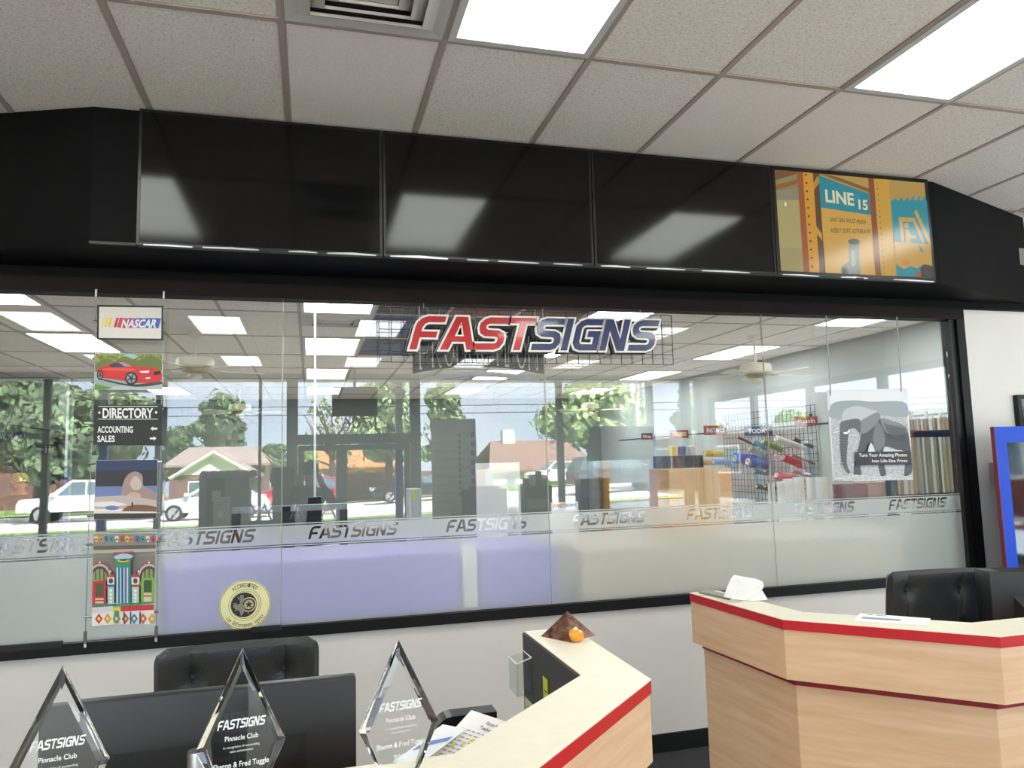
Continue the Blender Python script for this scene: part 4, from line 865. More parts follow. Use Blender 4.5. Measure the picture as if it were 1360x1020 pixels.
a.p(G3, sm([(480, 300), (560, 315), (650, 350), (670, 400), (600, 420), (520, 400)], 3)); a.p('#6d7274', sm([(470, 330), (510, 420), (500, 520), (450, 530), (425, 450), (440, 360)], 3))
a.p(G3, sm([(285, 350), (330, 320), (420, 270), (460, 255), (480, 290), (440, 350), (380, 400), (335, 405), (320, 370)], 3)); a.p(G1, sm([(200, 325), (240, 312), (330, 305), (335, 400), (300, 370), (262, 380), (250, 430), (245, 500), (238, 580), (245, 640), (265, 685), (240, 685), (210, 630), (195, 540), (190, 420), (192, 360)], 3))
for k in range(12): a.p('#3a3e40', [(195, 400+20*k), (244, 405+20*k), (244, 409+20*k), (196, 405+20*k)])
for k in range(14): a.p('#565b5d', [(500+12*k, 330+3*k), (506+12*k, 332+3*k), (560+9*k, 440+2*k), (556+9*k, 440+2*k)])
a.p('#f2f3f3', sm([(212, 398), (240, 395), (262, 372), (256, 398), (230, 412)], 3)); a.p('#dfe1e1', [(145, 398), (190, 385), (192, 392), (150, 404)]); a.p('#1d1f20', ell(262, 352, 5, 5, 8)); a.p('#d2d4d4', sm([(390, 535), (412, 470), (440, 535)], 2)); a.p('#cfd1d1', sm([(510, 500), (560, 520), (640, 530), (640, 560), (510, 560)], 3))
a.p('#cdd0d0', sm([(150, 740), (280, 700), (460, 715), (560, 695), (660, 710), (708, 690), (710, 745)], 3), mat=M('#c4c6c6', .4, var=.4, vscale=90))
a.p('#1e1718', [(300, 538), (694, 532), (700, 626), (304, 634)]); a.t('#f4f2f2', 'Turn Your Amazing Photos', 326, 670, 573, 548, .01, slope=-.008); a.t('#f4f2f2', 'Into Life-Size Prints', 420, 672, 612, 590, .01, slope=-.008); a.done('print')
for (xa, ya), (xb, yb) in (((1097, 419), (1103, 523)), ((1191, 421), (1197, 518))):
    p0, p1 = at(xa, ya, EY+.012), at(xb, yb, EY-.004); mb = MB(t)
    for k in range(34):
        c = p0.lerp(p1, (k+.5)/34); mb.X = Matrix.Translation(c) @ Matrix.Rotation((k % 2)*PI/2, 4, 'Z'); mb.lathe([(0, .011), (.004, .007), (.005, 0), (.004, -.007), (0, -.011)], n=6)
    mb.build('chain', STEEL, t)
    MB(t).tube([p1+Vector((0, 0, -.012)), p1+Vector((0, .006, .0))], .003, 6).build('hook', STEEL, t)
# --- cabinets right behind the frosted band
def cabinet(label, xa, xb, y0, y1, top, hexc, doors, x_is_px=True, handle=True, thick=.03):
    X0, X1 = (at(xa, 740, y0).x, at(xb, 740, y0).x) if x_is_px else (xa, xb); m = M(hexc, .55)
    t = thing('storage_cabinet', label, 'cabinet', ((X0+X1)/2, (y0+y1)/2, 0))
    MB(t).box(X0+.01, X1-.01, y0+.02, y1, .06, top-thick).build('body', m, t); MB(t).box(X0+.02, X1-.02, y0+.05, y1-.01, 0, .06).build('plinth', BLACK, t)
    MB(t).box(X0, X1, y0-.01, y1+.01, top-thick, top).build('worktop', m, t)
    for k in range(doors):
        a_, b_ = X0+(X1-X0)*k/doors+.004, X0+(X1-X0)*(k+1)/doors-.004
        d = MB(t).box(a_, b_, y0, y0+.0195, .065, top-thick-.004).build('door', m, t)
        if handle: MB(t).box(b_-.05, b_-.04, y0-.014, y0-.0005, .55, .7).build('handle', STEEL, d)
    return t
CT = at(430, 743, .07).z; CT2 = at(980, 718, .07).z
LAV = '#8b7bee'; BEI = '#d9c4a2'
cabinet('lavender storage cabinet behind the frosted film under the round seal', 214, 612, .07, .75, CT, LAV, 3)
cabinet('narrow lavender storage cabinet behind the frosted film left of center seam', 638, 742, .07, .75, CT, LAV, 1)
cabinet('long beige storage cabinet behind the frosted film at right', 775, 1205, .07, .75, CT2, BEI, 3)
wp0, wp1 = at(615, 760, .07).x, at(635, 760, .07).x
tag(MB().bbox(wp0, wp1, .07, .16, 0, CT+.02, .006).build('cabinet_post', M('#f2f6f4', .5)), 'white post between the two lavender cabinets behind the frosted film', 'post')
def boxthing(name, label, cat, px0, px1, pytop, Y, zb, dep, hexc, parts=None, m=None, grp=None):
    a_, b_ = at(px0, pytop, Y), at(px1, pytop, Y); zt = (a_.z+b_.z)/2
    t = thing(name, label, cat, ((a_.x+b_.x)/2, Y+dep/2, zb), 0, grp); mm = m or M(hexc, .6)
    MB(t).bbox(a_.x, b_.x, Y, Y+dep, zb, zt, min(.008, dep/5)).build('body', mm, t)
    return t, a_.x, b_.x, zt
t, xa, xb, zt = boxthing('cardboard_box', 'large tan cardboard box standing on the beige cabinet behind glass', 'box', 888, 971, 622, .32, CT2, .30, '#c99f6e', m=CARD)
MB(t).box((xa+xb)/2+.02, xb-.002, .318, .3198, CT2+.01, zt-.004).build('flap', M('#d5b083', .8), t); MB(t).box(xa, xb, .45, .49, zt, zt+.001).build('tape', M('#b98d5a', .4), t)  # thin sheet making the right half of the front a lighter tan
t, xa, xb, zt = boxthing('name_plate', 'small white name plate lettered in red and blue above the film', 'sign', 732, 768, 667, .3, CT, .015, '#f1f1f1')
mb = MB(t); fn = lambda u, v, d: Vector((xa+(xb-xa)*u, .2994-d, zt-.04+.04*v)); logo_on(mb, fn, .06, .94, .2, .8, 0, None, lambda i: M('#c92a30', .5) if i < 4 else M('#2f5fb0', .5)); mb.build('lettering', None, t)
# workshop bench row further back with machines
BT = .92
def bench(label, x0, x1, y0, y1, top, hexc='#8f9794'):
    t = thing('work_bench', label, 'bench', ((x0+x1)/2, (y0+y1)/2, 0)); MB(t).box(x0, x1, y0, y1, top-.04, top).build('table_top', M(hexc, .5), t)
    for x in (x0+.04, x1-.04):
        for y in (y0+.04, y1-.04): MB(t).box(x-.025, x+.025, y-.025, y+.025, 0, top-.04).build('leg', DARKMETAL, t)
    return t
MY = 1.75
bench('grey workshop bench under the cutter rails behind glass', -2.0, .75, 1.6, 2.5, 1.0)
bench('grey workshop bench with foam boards behind the center seam', .95, 3.1, 1.6, 2.5, 1.0)
bench('dark workshop table below the white paper rolls', 3.35, 5.2, 1.7, 2.5, 1.02, '#1d1f20')
B1 = 1.0; MY = 1.75
t = thing('cutter_rail', 'long grey cutter rails on the bench behind glass', 'machine', (-.3, MY, B1))
r0, r1 = at(308, 682, MY).x, at(462, 682, MY).x
for zc, rr in ((B1+.045, .03), (at(360, 676, MY).z, .022)): MB(t).box(r0, r1, MY-.03, MY+.03, zc-rr, zc+rr).build('rail', M('#8f9a97', .35, .5), t)
for x in (r0+.03, (r0+r1)/2, r1-.03): MB(t).box(x-.03, x+.03, MY-.025, MY+.025, B1, at(360, 676, MY).z).build('upright', M('#2b2e2f', .5), t)
x = at(380, 680, MY-.05).x; MB(t).box(x-.03, x+.03, MY-.06, MY-.031, B1+.005, at(380, 676, MY).z+.02).build('carriage', BLACK, t)
p = at(418, 665, 2.2); t = thing('pole_stand', 'thin white pole rising from a black tapered base behind glass', 'stand', (p.x, 2.2, B1))
MB().add([(-.085, -.08, 0), (.085, -.08, 0), (.085, .08, 0), (-.085, .08, 0), (-.05, -.05, p.z-B1+.03), (.05, -.05, p.z-B1+.03), (.05, .05, p.z-B1+.03), (-.05, .05, p.z-B1+.03)], [(0, 1, 5, 4), (1, 2, 6, 5), (2, 3, 7, 6), (3, 0, 4, 7), (4, 5, 6, 7), (3, 2, 1, 0)]).build('base', BLACK, t)
MB().cyl((0, 0, p.z-B1+.03), (0, 0, PCEIL-B1), .009).build('pole', WHITE, t)
t, xa, xb, zt = boxthing('white_carton', 'pale grey carton with green tab on the workshop bench behind glass', 'box', 543, 560, 649, MY, B1, .2, '#b9c1bd'); MB(t).box(xa+.03, xa+.055, MY-.003, MY, zt-.09, zt-.01).build('green_tab', M('#b5d42a', .6), t)
boxthing('upright_bar', 'white upright bar on the workshop bench left of the center seam', 'bar', 675, 687, 646, MY-.1, B1, .06, '#c3cac7')
t = thing('foam_boards', 'stack of white foam boards on the workshop bench', 'boards', (at(660, 630, 2.3).x, 2.3, B1))
c = [at(632, 620, 2.3), at(690, 620, 2.3), at(690, 642, 2.3), at(633, 645, 2.3)]
for k in range(3): MB(t).box(c[0].x+.02*k, c[1].x+.01*k, 2.3+.03*k, 2.315+.03*k, B1, c[0].z-.05*k+.03).build('board', M(['#e9edee', '#d5dadf', '#eef0f0'][k], .5), t)
for px, hx, lb in ((788, '#8a8f8d', 'upright grey vinyl roll standing on the bench right of the center seam'), (803, '#b08a4d', 'upright tan vinyl roll standing on the bench right of the center seam')):
    p = at(px, 613, MY); t = thing('upright_roll', lb, 'roll', (p.x, MY, B1)); MB().lathe([(0, 0), (.042, 0), (.042, p.z-B1), (.025, p.z-B1), (.025, p.z-B1-.05), (0, p.z-B1-.05)], n=16).build('vinyl', M(hx, .4), t, True)
# white paper rolls on the dark table
random.seed(11); TB_ = 1.02
for k, (px, py, r) in enumerate(((1037, 640, 6), (1046, 636, 7), (1060, 634, 8), (1076, 634, 7), (1090, 634, 9), (1024, 642, 5))):
    Yp = 1.85+.09*(k % 3); p = at(px, py, Yp); rr = r*(Yp-CAM.y)/988
    t = thing('paper_roll', 'short white paper roll standing on the dark workshop table, %s from left' % ['second', 'third', 'fourth', 'fifth', 'sixth', 'first'][k], 'roll', (p.x, Yp, TB_), 0, 'white rolls on the dark table')
    MB().lathe([(0, 0), (rr, 0), (rr, p.z-TB_), (rr*.35, p.z-TB_), (rr*.35, p.z-TB_-.04), (0, p.z-TB_-.04)], n=16).build('paper', M('#e8ecea', .6), t, True)
for px0, px1, py, hx, lb in ((1124, 1149, 643, '#6f5a66', 'mauve carton below the elephant print behind glass'), (1152, 1176, 640, '#b9aaa2', 'pinkish beige carton below the elephant print behind glass'), (1178, 1194, 640, '#8a2433', 'dark red carton below the elephant print behind glass')):
    t, xa, xb, zt = boxthing('small_carton', lb, 'box', px0, px1, py, 1.8, TB_, .2, hx); MB(t).box(xa, xb, 1.88, 1.92, zt, zt+.001).build('tape', M('#4a3c40', .5), t)
# --- pegboard wall, wire grid and the vinyl rolls that stick out of it
WX = PXR
pw_ = thing('pegboard', 'white wall boards with dark top rail along the right workshop wall', 'wall panel', (WX-.01, 5, 0))
for k in range(6): MB(pw_).box(WX-.022, WX-.002, .6+1.5*k, .6+1.5*k+1.492, .0, 2.0).build('board', M('#b6bfbe', .6), pw_)
MB(pw_).box(WX-.028, WX-.002, .6, 9.6, 2.0, 2.02).build('top_rail', M('#2b3a40', .5), pw_)
g0, g1 = atx(1086, 600, WX-.05).y, atx(962, 600, WX-.05).y
gw = thing('wire_grid_panel', 'black wire grid on the workshop wall holding vinyl rolls', 'rack', (WX-.05, (g0+g1)/2, .9)); mb = MB(gw)
for k in range(int((g1-g0)/.08)+1): mb.box(WX-.052, WX-.048, g0+.08*k-.003, g0+.08*k+.003, .9, 2.25)
for k in range(17): mb.box(WX-.048, WX-.044, g0, g1, .9+.084*k-.003, .9+.084*k+.003)
mb.build('wires', M('#1b2022', .4), gw); gw.children[-1]['kind'] = 'stuff'
for yy in (g0+.1, g1-.1): MB(gw).box(WX-.046, WX-.0285, yy-.02, yy+.02, 2.1, 2.14).build('wall_bracket', DARKMETAL, gw)
z6 = lambda x, y: (870+x/5.667, 560+y/5.667)
RL = [((372, 240), (515, 243), 28, '#e0b400', 'thick yellow vinyl roll above the cardboard box on the workshop wall'), ((352, 305), (440, 308), 25, '#c9a262', 'tan vinyl roll above the cardboard box under the yellow one'), ((438, 303), (565, 306), 25, '#8c93c9', 'pale blue vinyl roll beside the tan one on the workshop wall'),
      ((622, 118), (770, 182), 11, '#1c2d2b', 'thin black roll slanting at the top left of the wire grid'), ((742, 148), (835, 200), 24, '#5592a8', 'teal vinyl roll near top of the wire grid'), ((718, 200), (815, 262), 30, '#8da39b', 'grey green vinyl roll below the teal one on the wire grid'),
      ((812, 150), (952, 213), 27, '#57903a', 'green vinyl roll near top of the wire grid'), ((910, 126), (1130, 205), 29, '#d9dfda', 'long white vinyl roll at top of the wire grid'), ((1045, 130), (1185, 190), 18, '#1b2621', 'black vinyl roll at the top right of the wire grid'),
      ((965, 270), (1125, 335), 34, '#b81f2b', 'red vinyl roll in the middle of the wire grid'), ((1030, 252), (1200, 318), 14, '#6a4a34', 'thin brown roll right of the red one on the wire grid'), ((600, 275), (760, 290), 48, '#1a4fae', 'fat blue vinyl roll at the left of the wire grid'), ((700, 300), (850, 320), 50, '#1f4796', 'deep blue vinyl roll beside the fat blue one'),
      ((752, 374), (850, 392), 20, '#274a7c', 'dark blue vinyl roll with white core below the deep blue ones'), ((826, 372), (930, 398), 20, '#3a6f72', 'dark teal vinyl roll with white core left of the red rolls'), ((915, 405), (1050, 432), 40, '#b5193a', 'crimson vinyl roll low on the wire grid'), ((1036, 372), (1165, 405), 20, '#915a63', 'dusty pink vinyl roll low on the wire grid'),
      ((764, 486), (860, 505), 23, '#1d2326', 'black vinyl roll with white core low on the wall'), ((830, 486), (905, 505), 21, '#2b3034', 'charcoal vinyl roll with white core low on the wall'), ((905, 255), (990, 290), 15, '#c9a9b8', 'pale pink roll end on the wire grid beside the red roll')]
for (a_, b_, r, hx, lb) in RL:
    e = atx(*z6(*b_), WX-.06); s_ = at(*z6(*a_), e.y); rr = r/5.667*(e.y-CAM.y)/988*.95
    d = (e-s_); L_ = d.length; d.normalize()
    t = thing('vinyl_roll', lb, 'vinyl roll', s_, 0, 'vinyl rolls on the workshop wall'); mb = MB(); R_ = Vector((0, 0, 1)).rotation_difference(d).to_matrix().to_4x4(); mb.X = R_
    mb.lathe([(rr*.62, .0), (rr, .0), (rr, L_), (rr*.62, L_), (rr*.62, 0)], n=18).build('vinyl', M(hx, .35), t, True)
    mb = MB(); mb.X = R_; mb.lathe([(rr*.46, -.012), (rr*.61, -.012), (rr*.61, L_-.002), (rr*.46, L_-.002), (rr*.46, -.012)], n=16).build('core', M('#d9d4c8', .6), t, True)
# flag signs along that wall
for px0, py0, px1, py1, hx, txt, lb in ((935, 565, 965, 578, '#a02c25', 'INSTALLS', 'small red flag sign reading INSTALLS on the workshop wall'), (890, 571, 914, 582, '#8a2a20', 'ORDERS', 'small red flag sign with yellow print left of the INSTALLS sign'), (989, 566, 1025, 579, '#1f3f6d', 'TODAY', 'navy flag sign reading TODAY above the wire grid'), (1056, 553, 1085, 565, '#b23322', 'Rush', 'red flag sign reading Rush beside the elephant print'), (852, 575, 866, 584, '#7a2420', 'Wrap', 'dark red flag sign farthest along the workshop wall')):
    e = atx(px1, (py0+py1)/2, WX-.03); y = e.y; p0, p1 = at(px0, py1, y), at(px1, py0, y)
    t = thing('flag_sign', lb, 'sign', (p0.x, y, p0.z), 0, 'flag signs on the workshop wall'); MB(t).box(p0.x, p1.x, y-.006, y+.006, p0.z, p1.z).build('plate', M(hx, .5), t)
    mb = MB(t); fn = lambda u, v, d: Vector((p0.x+(p1.x-p0.x)*u, y-.0065-d, p0.z+(p1.z-p0.z)*v)); text_on(mb, txt, fn, .12, .88, .28, .74, 0, M('#e9d27a' if txt == 'ORDERS' else '#efe9e4', .5), .02); mb.build('lettering', None, t)
    MB(t).box(p1.x, WX-.0285, y-.005, y+.005, p0.z+.02, p0.z+.04).build('bracket', DARKMETAL, t)
t, xa, xb, zt = boxthing('shelf_unit', 'black open shelf unit behind the cardboard box', 'shelf', 886, 934, 605, 4.2, 0, .4, '#101213')
MB(t).box(xa+.04, xb-.04, 4.19, 4.199, 1.2, zt-.05).build('shelf_back', M('#1b1f20', .6), t)
for k, hx in enumerate(('#d8c24a', '#3b4b8f', '#c9c9c4')): tag(MB().lathe([(0, 0), (.05, 0), (.05, .11), (.02, .12), (0, .12)], c=(xa+.15+.13*k, 4.35, zt+.001), n=14).build('ink_bottle', M(hx, .4)), '%s ink bottle on top of the black shelf unit' % ['yellow', 'blue', 'pale grey'][k], 'bottle', 'ink bottles on the shelf unit')
# --- rack of upright cream profile tubes at the right end
RY = 1.25; rx0, rx1 = at(1183, 600, RY).x, at(1274, 600, RY).x; rz0, rz1 = at(1240, 656, RY).z, at(1240, 549, RY).z
rk = thing('tube_rack', 'dark steel rack holding upright tubes at the right end behind glass', 'rack', ((rx0+rx1)/2, RY, 0))
for x in (rx0-.02, rx1+.02): MB(rk).box(x-.015, x+.015, RY-.05, RY+.05, 0, rz1-.3).build('post', DARKMETAL, rk)
for z in (.5, rz0-.02, at(1240, 576, RY).z): MB(rk).box(rx0-.02, rx1+.02, RY-.07, RY-.045, z-.03, z+.03).build('cross_bar', DARKMETAL, rk)
MB(rk).box(rx0-.02, rx1+.02, RY-.07, RY+.07, .40, .42).build('base_shelf', DARKMETAL, rk)
random.seed(4)
for k in range(17):
    x = rx0+.02+(rx1-rx0-.04)*k/16; h = rz1+random.uniform(-.05, .03)-(.12 if k < 4 else 0)
    t = thing('profile_tube', 'slim upright cream tube standing in the dark steel rack', 'tube', (x, RY+random.uniform(-.03, .03), .421), 0, 'upright tubes in the rack'); rr = .0115+.003*random.random()
    MB().lathe([(0, 0), (rr, 0), (rr, h-.421), (rr*.7, h-.421), (rr*.7, h-.5), (0, h-.5)], n=10).build('tube', M(random.choice(['#cfc9ae', '#d8d4bf', '#b9b59c', '#8f937f']), .5), t, True)
# --- ceiling fans
def fan(label, px, pytop, pybody, rot):
    p = atz(px, pytop, PCEIL); b_ = at(px, pybody, p.y)
    t = thing('ceiling_fan', label, 'ceiling fan', (p.x, p.y, b_.z-.12), rot, 'workshop ceiling fans'); h = PCEIL-(b_.z-.12); c = M('#e4dfcc', .4); br = M('#a98d4a', .3, .8)
    MB().lathe([(0, h), (.07, h), (.065, h-.03), (.02, h-.06)], n=18).build('canopy', c, t, True); MB().cyl((0, 0, .19), (0, 0, h-.03), .014).build('down_rod', c, t)
    MB().lathe([(0, .2), (.06, .2), (.15, .185), (.165, .16), (.165, .10), (.15, .085), (0, .08)], n=24).build('motor', c, t, True); MB().lathe([(0, .082), (.12, .08), (.10, .05), (.06, .04), (0, .04)], n=20).build('switch_housing', br, t, True)
    MB().lathe([(0, .04), (.055, .035), (.065, 0), (.03, -.03), (0, -.035)], n=16).build('light_bowl', M('#efe9d8', .3), t, True)
    for k in range(5):
        X = Matrix.Rotation(2*PI*k/5, 4, 'Z'); mb = MB(); mb.X = X; mb.add([(.1, -.02, .085), (.24, -.035, .075), (.24, .035, .075), (.1, .02, .085), (.1, -.02, .079), (.24, -.035, .069), (.24, .035, .069), (.1, .02, .079)], [(0, 1, 2, 3), (7, 6, 5, 4), (0, 4, 5, 1), (1, 5, 6, 2), (2, 6, 7, 3), (3, 7, 4, 0)]); ar = mb.build('blade_arm', br, t)
        mb = MB(); mb.X = X @ Matrix.Rotation(.2, 4, 'X'); mb.prism([(.2, -.05), (.6, -.068), (.65, -.045), (.655, .04), (.61, .066), (.2, .05)], FZ, .068, .074).build('blade', c, t)
    return t
fan('cream ceiling fan with brass fittings left of the first glass seam', 260, 440, 484, .5); fan('cream ceiling fan hanging in front of the third glass seam', 1001, 446, 492, 1.18)
fan('distant ceiling fan at the back left of the workshop', 319, 512, 543, .2); fan('distant ceiling fan at the back right of the workshop', 782, 515, 541, .9)
# --- glazed office partition at left, signs on its end wall
PX_ = -3.2; py0_, py1_ = .5, atx(82, 560, -3.2).y; pzt = 2.32
pt_ = struct(MB().box(PX_-.05, PX_+.05, py0_, py1_, pzt-.12, pzt).box(PX_-.05, PX_+.05, py1_-.14, py1_, 0, pzt-.12).box(PX_-.04, PX_+.04, py0_, py1_-.14, 0, .95).build('wall_partition', M('#20282a', .5)), 'dark framed glazed office partition at left behind glass')
MB(pt_).box(PX_-.004, PX_+.004, py0_, py1_-.14, .95, pzt-.12).build('pane', STORE, pt_); MB(pt_).box(PX_-.05, PX_+.05, py1_+.001, py1_+.12, 1.75, PCEIL).build('white_post', M('#cdd6d2', .5), pt_); MB(pt_).box(PX_-.05, PX_+.05, py1_+.001, py1_+.12, 0, 1.75).build('blue_post', M('#2a5fb5', .5), pt_)
EYW = 7.3
struct(MB().box(PXL, PX_+.05, EYW, EYW+.1, 0, PCEIL).build('wall_office', M('#7d8685', .8)))
t = thing('office_sign', 'navy sign reading EXECUTIVE TEAM on the office wall at far left', 'sign', (at(0, 588, EYW).x, EYW-.01, at(0, 588, EYW).z)); p0, p1 = at(-36, 588, EYW-.02), at(32, 573.5, EYW-.02)
MB(t).box(p0.x, p1.x, EYW-.02, EYW-.0005, p0.z, p1.z).build('plate', M('#1c2a6b', .5), t); mb = MB(t); fn = lambda u, v, d: Vector((p0.x+(p1.x-p0.x)*u, EYW-.021-d, p0.z+(p1.z-p0.z)*v)); text_on(mb, 'EXECUTIVE TEAM', fn, .08, .95, .3, .75, 0, WHITE, .01); mb.build('lettering', None, t)
t = thing('restroom_sign', 'dark sign with white restroom figures on the office wall', 'sign', (at(64, 603, EYW).x, EYW-.01, at(64, 603, EYW).z)); p0, p1 = at(40, 604, EYW-.02), at(82, 590, EYW-.02)
MB(t).box(p0.x, p1.x, EYW-.02, EYW-.0005, p0.z, p1.z).build('plate', M('#3a4560', .5), t); mb = MB(t)
for k, u in enumerate((.5, .62, .74)): mb.prism(ell(u, .8, .025, .09, 10), fn, 0, None, WHITE); mb.prism([(u-.035, .66), (u+.035, .66), (u+(.05 if k == 1 else .03), .35), (u+.015, .1), (u-.015, .1), (u-(.05 if k == 1 else .03), .35)], fn, 0, None, WHITE)
text_on(mb, 'RESTROOMS', fn, .08, .42, .35, .65, 0, WHITE); mb.build('figures', None, t)
# ================================================================== people
SKIN = M('#b98a6c', .5)
def person(name, label, J, cloth, pos, shoe_z=.09, rz=0.0):
    # J: joint positions in local space; one continuous skinned body, coloured by region
    V = []; E_ = []; Rr = []; ix = {}
    def v(n, r, p=None): ix[n] = len(V); V.append(Vector(p if p is not None else J[n])); Rr.append(r)
    def e(a_, b_): E_.append((ix[a_], ix[b_]))
    v('pelvis', .135); v('waist', .125); v('chest', .15); v('neck', .055); v('head', .075); v('crown', .085)
    for a_, b_ in (('pelvis', 'waist'), ('waist', 'chest'), ('chest', 'neck'), ('neck', 'head'), ('head', 'crown')): e(a_, b_)
    for s_ in ('L', 'R'):
        v('sh'+s_, .075); v('el'+s_, .05); v('wr'+s_, .032); v('pa'+s_, .036); e('chest', 'sh'+s_); e('sh'+s_, 'el'+s_); e('el'+s_, 'wr'+s_); e('wr'+s_, 'pa'+s_)
        v('hi'+s_, .095); v('kn'+s_, .062); v('an'+s_, .042); v('to'+s_, .038); e('pelvis', 'hi'+s_); e('hi'+s_, 'kn'+s_); e('kn'+s_, 'an'+s_); e('an'+s_, 'to'+s_)
        w_, p_ = J['wr'+s_], J['pa'+s_]; d = (Vector(p_)-Vector(w_)).normalized(); side = Vector(J.get('side'+s_, (1, 0, 0))); curl = Vector(J.get('curl'+s_, (0, 0, -1)))
        for k, (off, ln) in enumerate(((-.03, .062), (-.01, .072), (.011, .068), (.03, .052))):
            a0 = Vector(p_)+side*off+d*.012; a1 = a0+d*ln*.5; a2 = a1+d*ln*.3+curl*ln*.28
            v('f%s%d0' % (s_, k), .0105, a0); v('f%s%d1' % (s_, k), .0092, a1); v('f%s%d2' % (s_, k), .008, a2); e('pa'+s_, 'f%s%d0' % (s_, k)); e('f%s%d0' % (s_, k), 'f%s%d1' % (s_, k)); e('f%s%d1' % (s_, k), 'f%s%d2' % (s_, k))
        ts = -1 if s_ == 'R' else 1
        a0 = Vector(p_)-d*.02+side*.04*ts; a1 = a0+d*.035+side*.018*ts; v('t%s0' % s_, .011, a0); v('t%s1' % s_, .009, a1); e('pa'+s_, 't%s0' % s_); e('t%s0' % s_, 't%s1' % s_)
    me = bpy.data.meshes.new('body'); me.from_pydata([tuple(p) for p in V], E_, []); o = bpy.data.objects.new('body', me); COL.objects.link(o)
    sk = o.modifiers.new('skin', 'SKIN'); o.modifiers.new('smooth', 'SUBSURF').levels = 2
    sv = me.skin_vertices[0].data
    for i, r in enumerate(Rr): sv[i].radius = (r, r*(.72 if i in (ix['pelvis'], ix['waist'], ix['chest']) else 1)); sv[i].use_root = (i == 0)
    dg = bpy.context.evaluated_depsgraph_get(); nm = bpy.data.meshes.new_from_object(o.evaluated_get(dg)); bpy.data.objects.remove(o)
    t = thing(name, label, 'person', pos, rz)
    mats = [SKIN, M(cloth[0], .85), M(cloth[1], .85), M(cloth[2], .6)]; nm.materials.clear()
    for m in mats: nm.materials.append(m)
    nz_ = J['neck'][2]; hipz = J['pelvis'][2]-.02
    for p in nm.polygons:
        c = p.center; p.use_smooth = True
        near = lambda n, r: (c-Vector(J[n])).length < r
        if c.z > nz_-.005: k = 0
        elif any((c-Vector(J['pa'+s_])).length < .14 and (c-Vector(J['wr'+s_])).length > .02 and (c-Vector(J['el'+s_])).length > (Vector(J['wr'+s_])-Vector(J['el'+s_])).length for s_ in 'LR'): k = 0
        elif c.z < shoe_z: k = 3
        elif c.z < hipz or any((c-Vector(J['kn'+s_])).length < .2 for s_ in 'LR'): k = 2
        else: k = 1
        p.material_index = k
    b = bpy.data.objects.new('body', nm); COL.objects.link(b); b.parent = t; WM[b] = WM[t]
    return t
def head_parts(t, c, hair, facing, cap=None):
    c = Vector(c); f = Vector(facing).normalized(); s_ = Vector((-f.y, f.x, 0))
    mb = MB(); mb.X = Matrix.Translation(c+Vector((0, 0, .035))-f*.012); bm = bmesh.new(); bmesh.ops.create_uvsphere(bm, u_segments=20, v_segments=12, radius=1)
    for v in bm.verts: v.co = Vector((v.co.x*.092, v.co.y*.1, v.co.z*.098))
    bmesh.ops.delete(bm, geom=[v for v in bm.verts if v.co.z < -.045 or (v.co.z < .035 and Vector((v.co.x, v.co.y, 0)).dot(f) > .03)], context='VERTS'); mb.bm(bm).build('hair', M(hair, .8), t, True)
    for k in (-1, 1):
        mb = MB(); mb.X = Matrix.Translation(c+f*.084+s_*.03*k+Vector((0, 0, .0))); mb.lathe([(0, .009), (.009, 0), (0, -.009)], n=8).build('eye', M('#f0eeea', .3), t)
        mb = MB(); mb.X = Matrix.Translation(c+s_*.086*k+Vector((0, 0, -.01))); mb.lathe([(0, .03), (.012, .015), (.012, -.015), (0, -.028)], n=8).build('ear', SKIN, t, True)
    MB().tube([c+f*.08+Vector((0, 0, .0)), c+f*.108+Vector((0, 0, -.03)), c+f*.082+Vector((0, 0, -.036))], [.007, .013, .01], 8).build('nose', SKIN, t, True)
    MB().tube([c+f*.084+s_*.022+Vector((0, 0, -.06)), c+f*.09+Vector((0, 0, -.06)), c+f*.084-s_*.022+Vector((0, 0, -.06))], .005, 6).build('mouth', M('#8d5347', .5), t)
    if cap:
        mb = MB(); mb.X = Matrix.Translation(c+Vector((0, 0, .055))-f*.006); mb.lathe([(.103, -.02), (.106, 0), (.1, .05), (.07, .085), (.02, .1), (0, .101)], n=20).build('cap', M(cap, .8), t, True)
        MB().prism([tuple((c+f*.09+s_*.07).to_2d()), tuple((c+f*.19+s_*.045).to_2d()), tuple((c+f*.19-s_*.045).to_2d()), tuple((c+f*.09-s_*.07).to_2d())], FZ, c.z+.038, c.z+.044).build('cap_visor', M(cap, .8), t)
hd = at(25, 644, 6.75)
hz = hd.z
Js = {'pelvis': (0, 0, hz-.62), 'waist': (0, .02, hz-.46), 'chest': (0, .03, hz-.27), 'neck': (0, .02, hz-.12), 'head': (0, 0, hz-.03), 'crown': (0, 0, hz+.055)}
for s_, k in (('L', -1), ('R', 1)): Js.update({'sh'+s_: (.19*k, .03, hz-.21), 'el'+s_: (.25*k, -.08, hz-.46), 'wr'+s_: (.16*k, -.30, hz-.50), 'pa'+s_: (.14*k, -.38, hz-.49), 'hi'+s_: (.1*k, -.03, hz-.66), 'kn'+s_: (.13*k, -.42, hz-.66), 'an'+s_: (.13*k, -.40, .09), 'to'+s_: (.13*k, -.55, .05), 'side'+s_: (1, 0, 0), 'curl'+s_: (0, -.3, -1)})
t = person('person', 'seated person in dark clothes and yellow cap behind the glass at far left', Js, ('#2b302f', '#23272b', '#151515'), (hd.x, 6.75, 0), .08)
head_parts(t, (0, 0, hz), '#2a211b', (0, -1, 0), '#b8a53f')
t = thing('task_stool', 'round black stool under the seated person at far left', 'stool', (hd.x, 6.77, 0)); sz_ = hz-.76
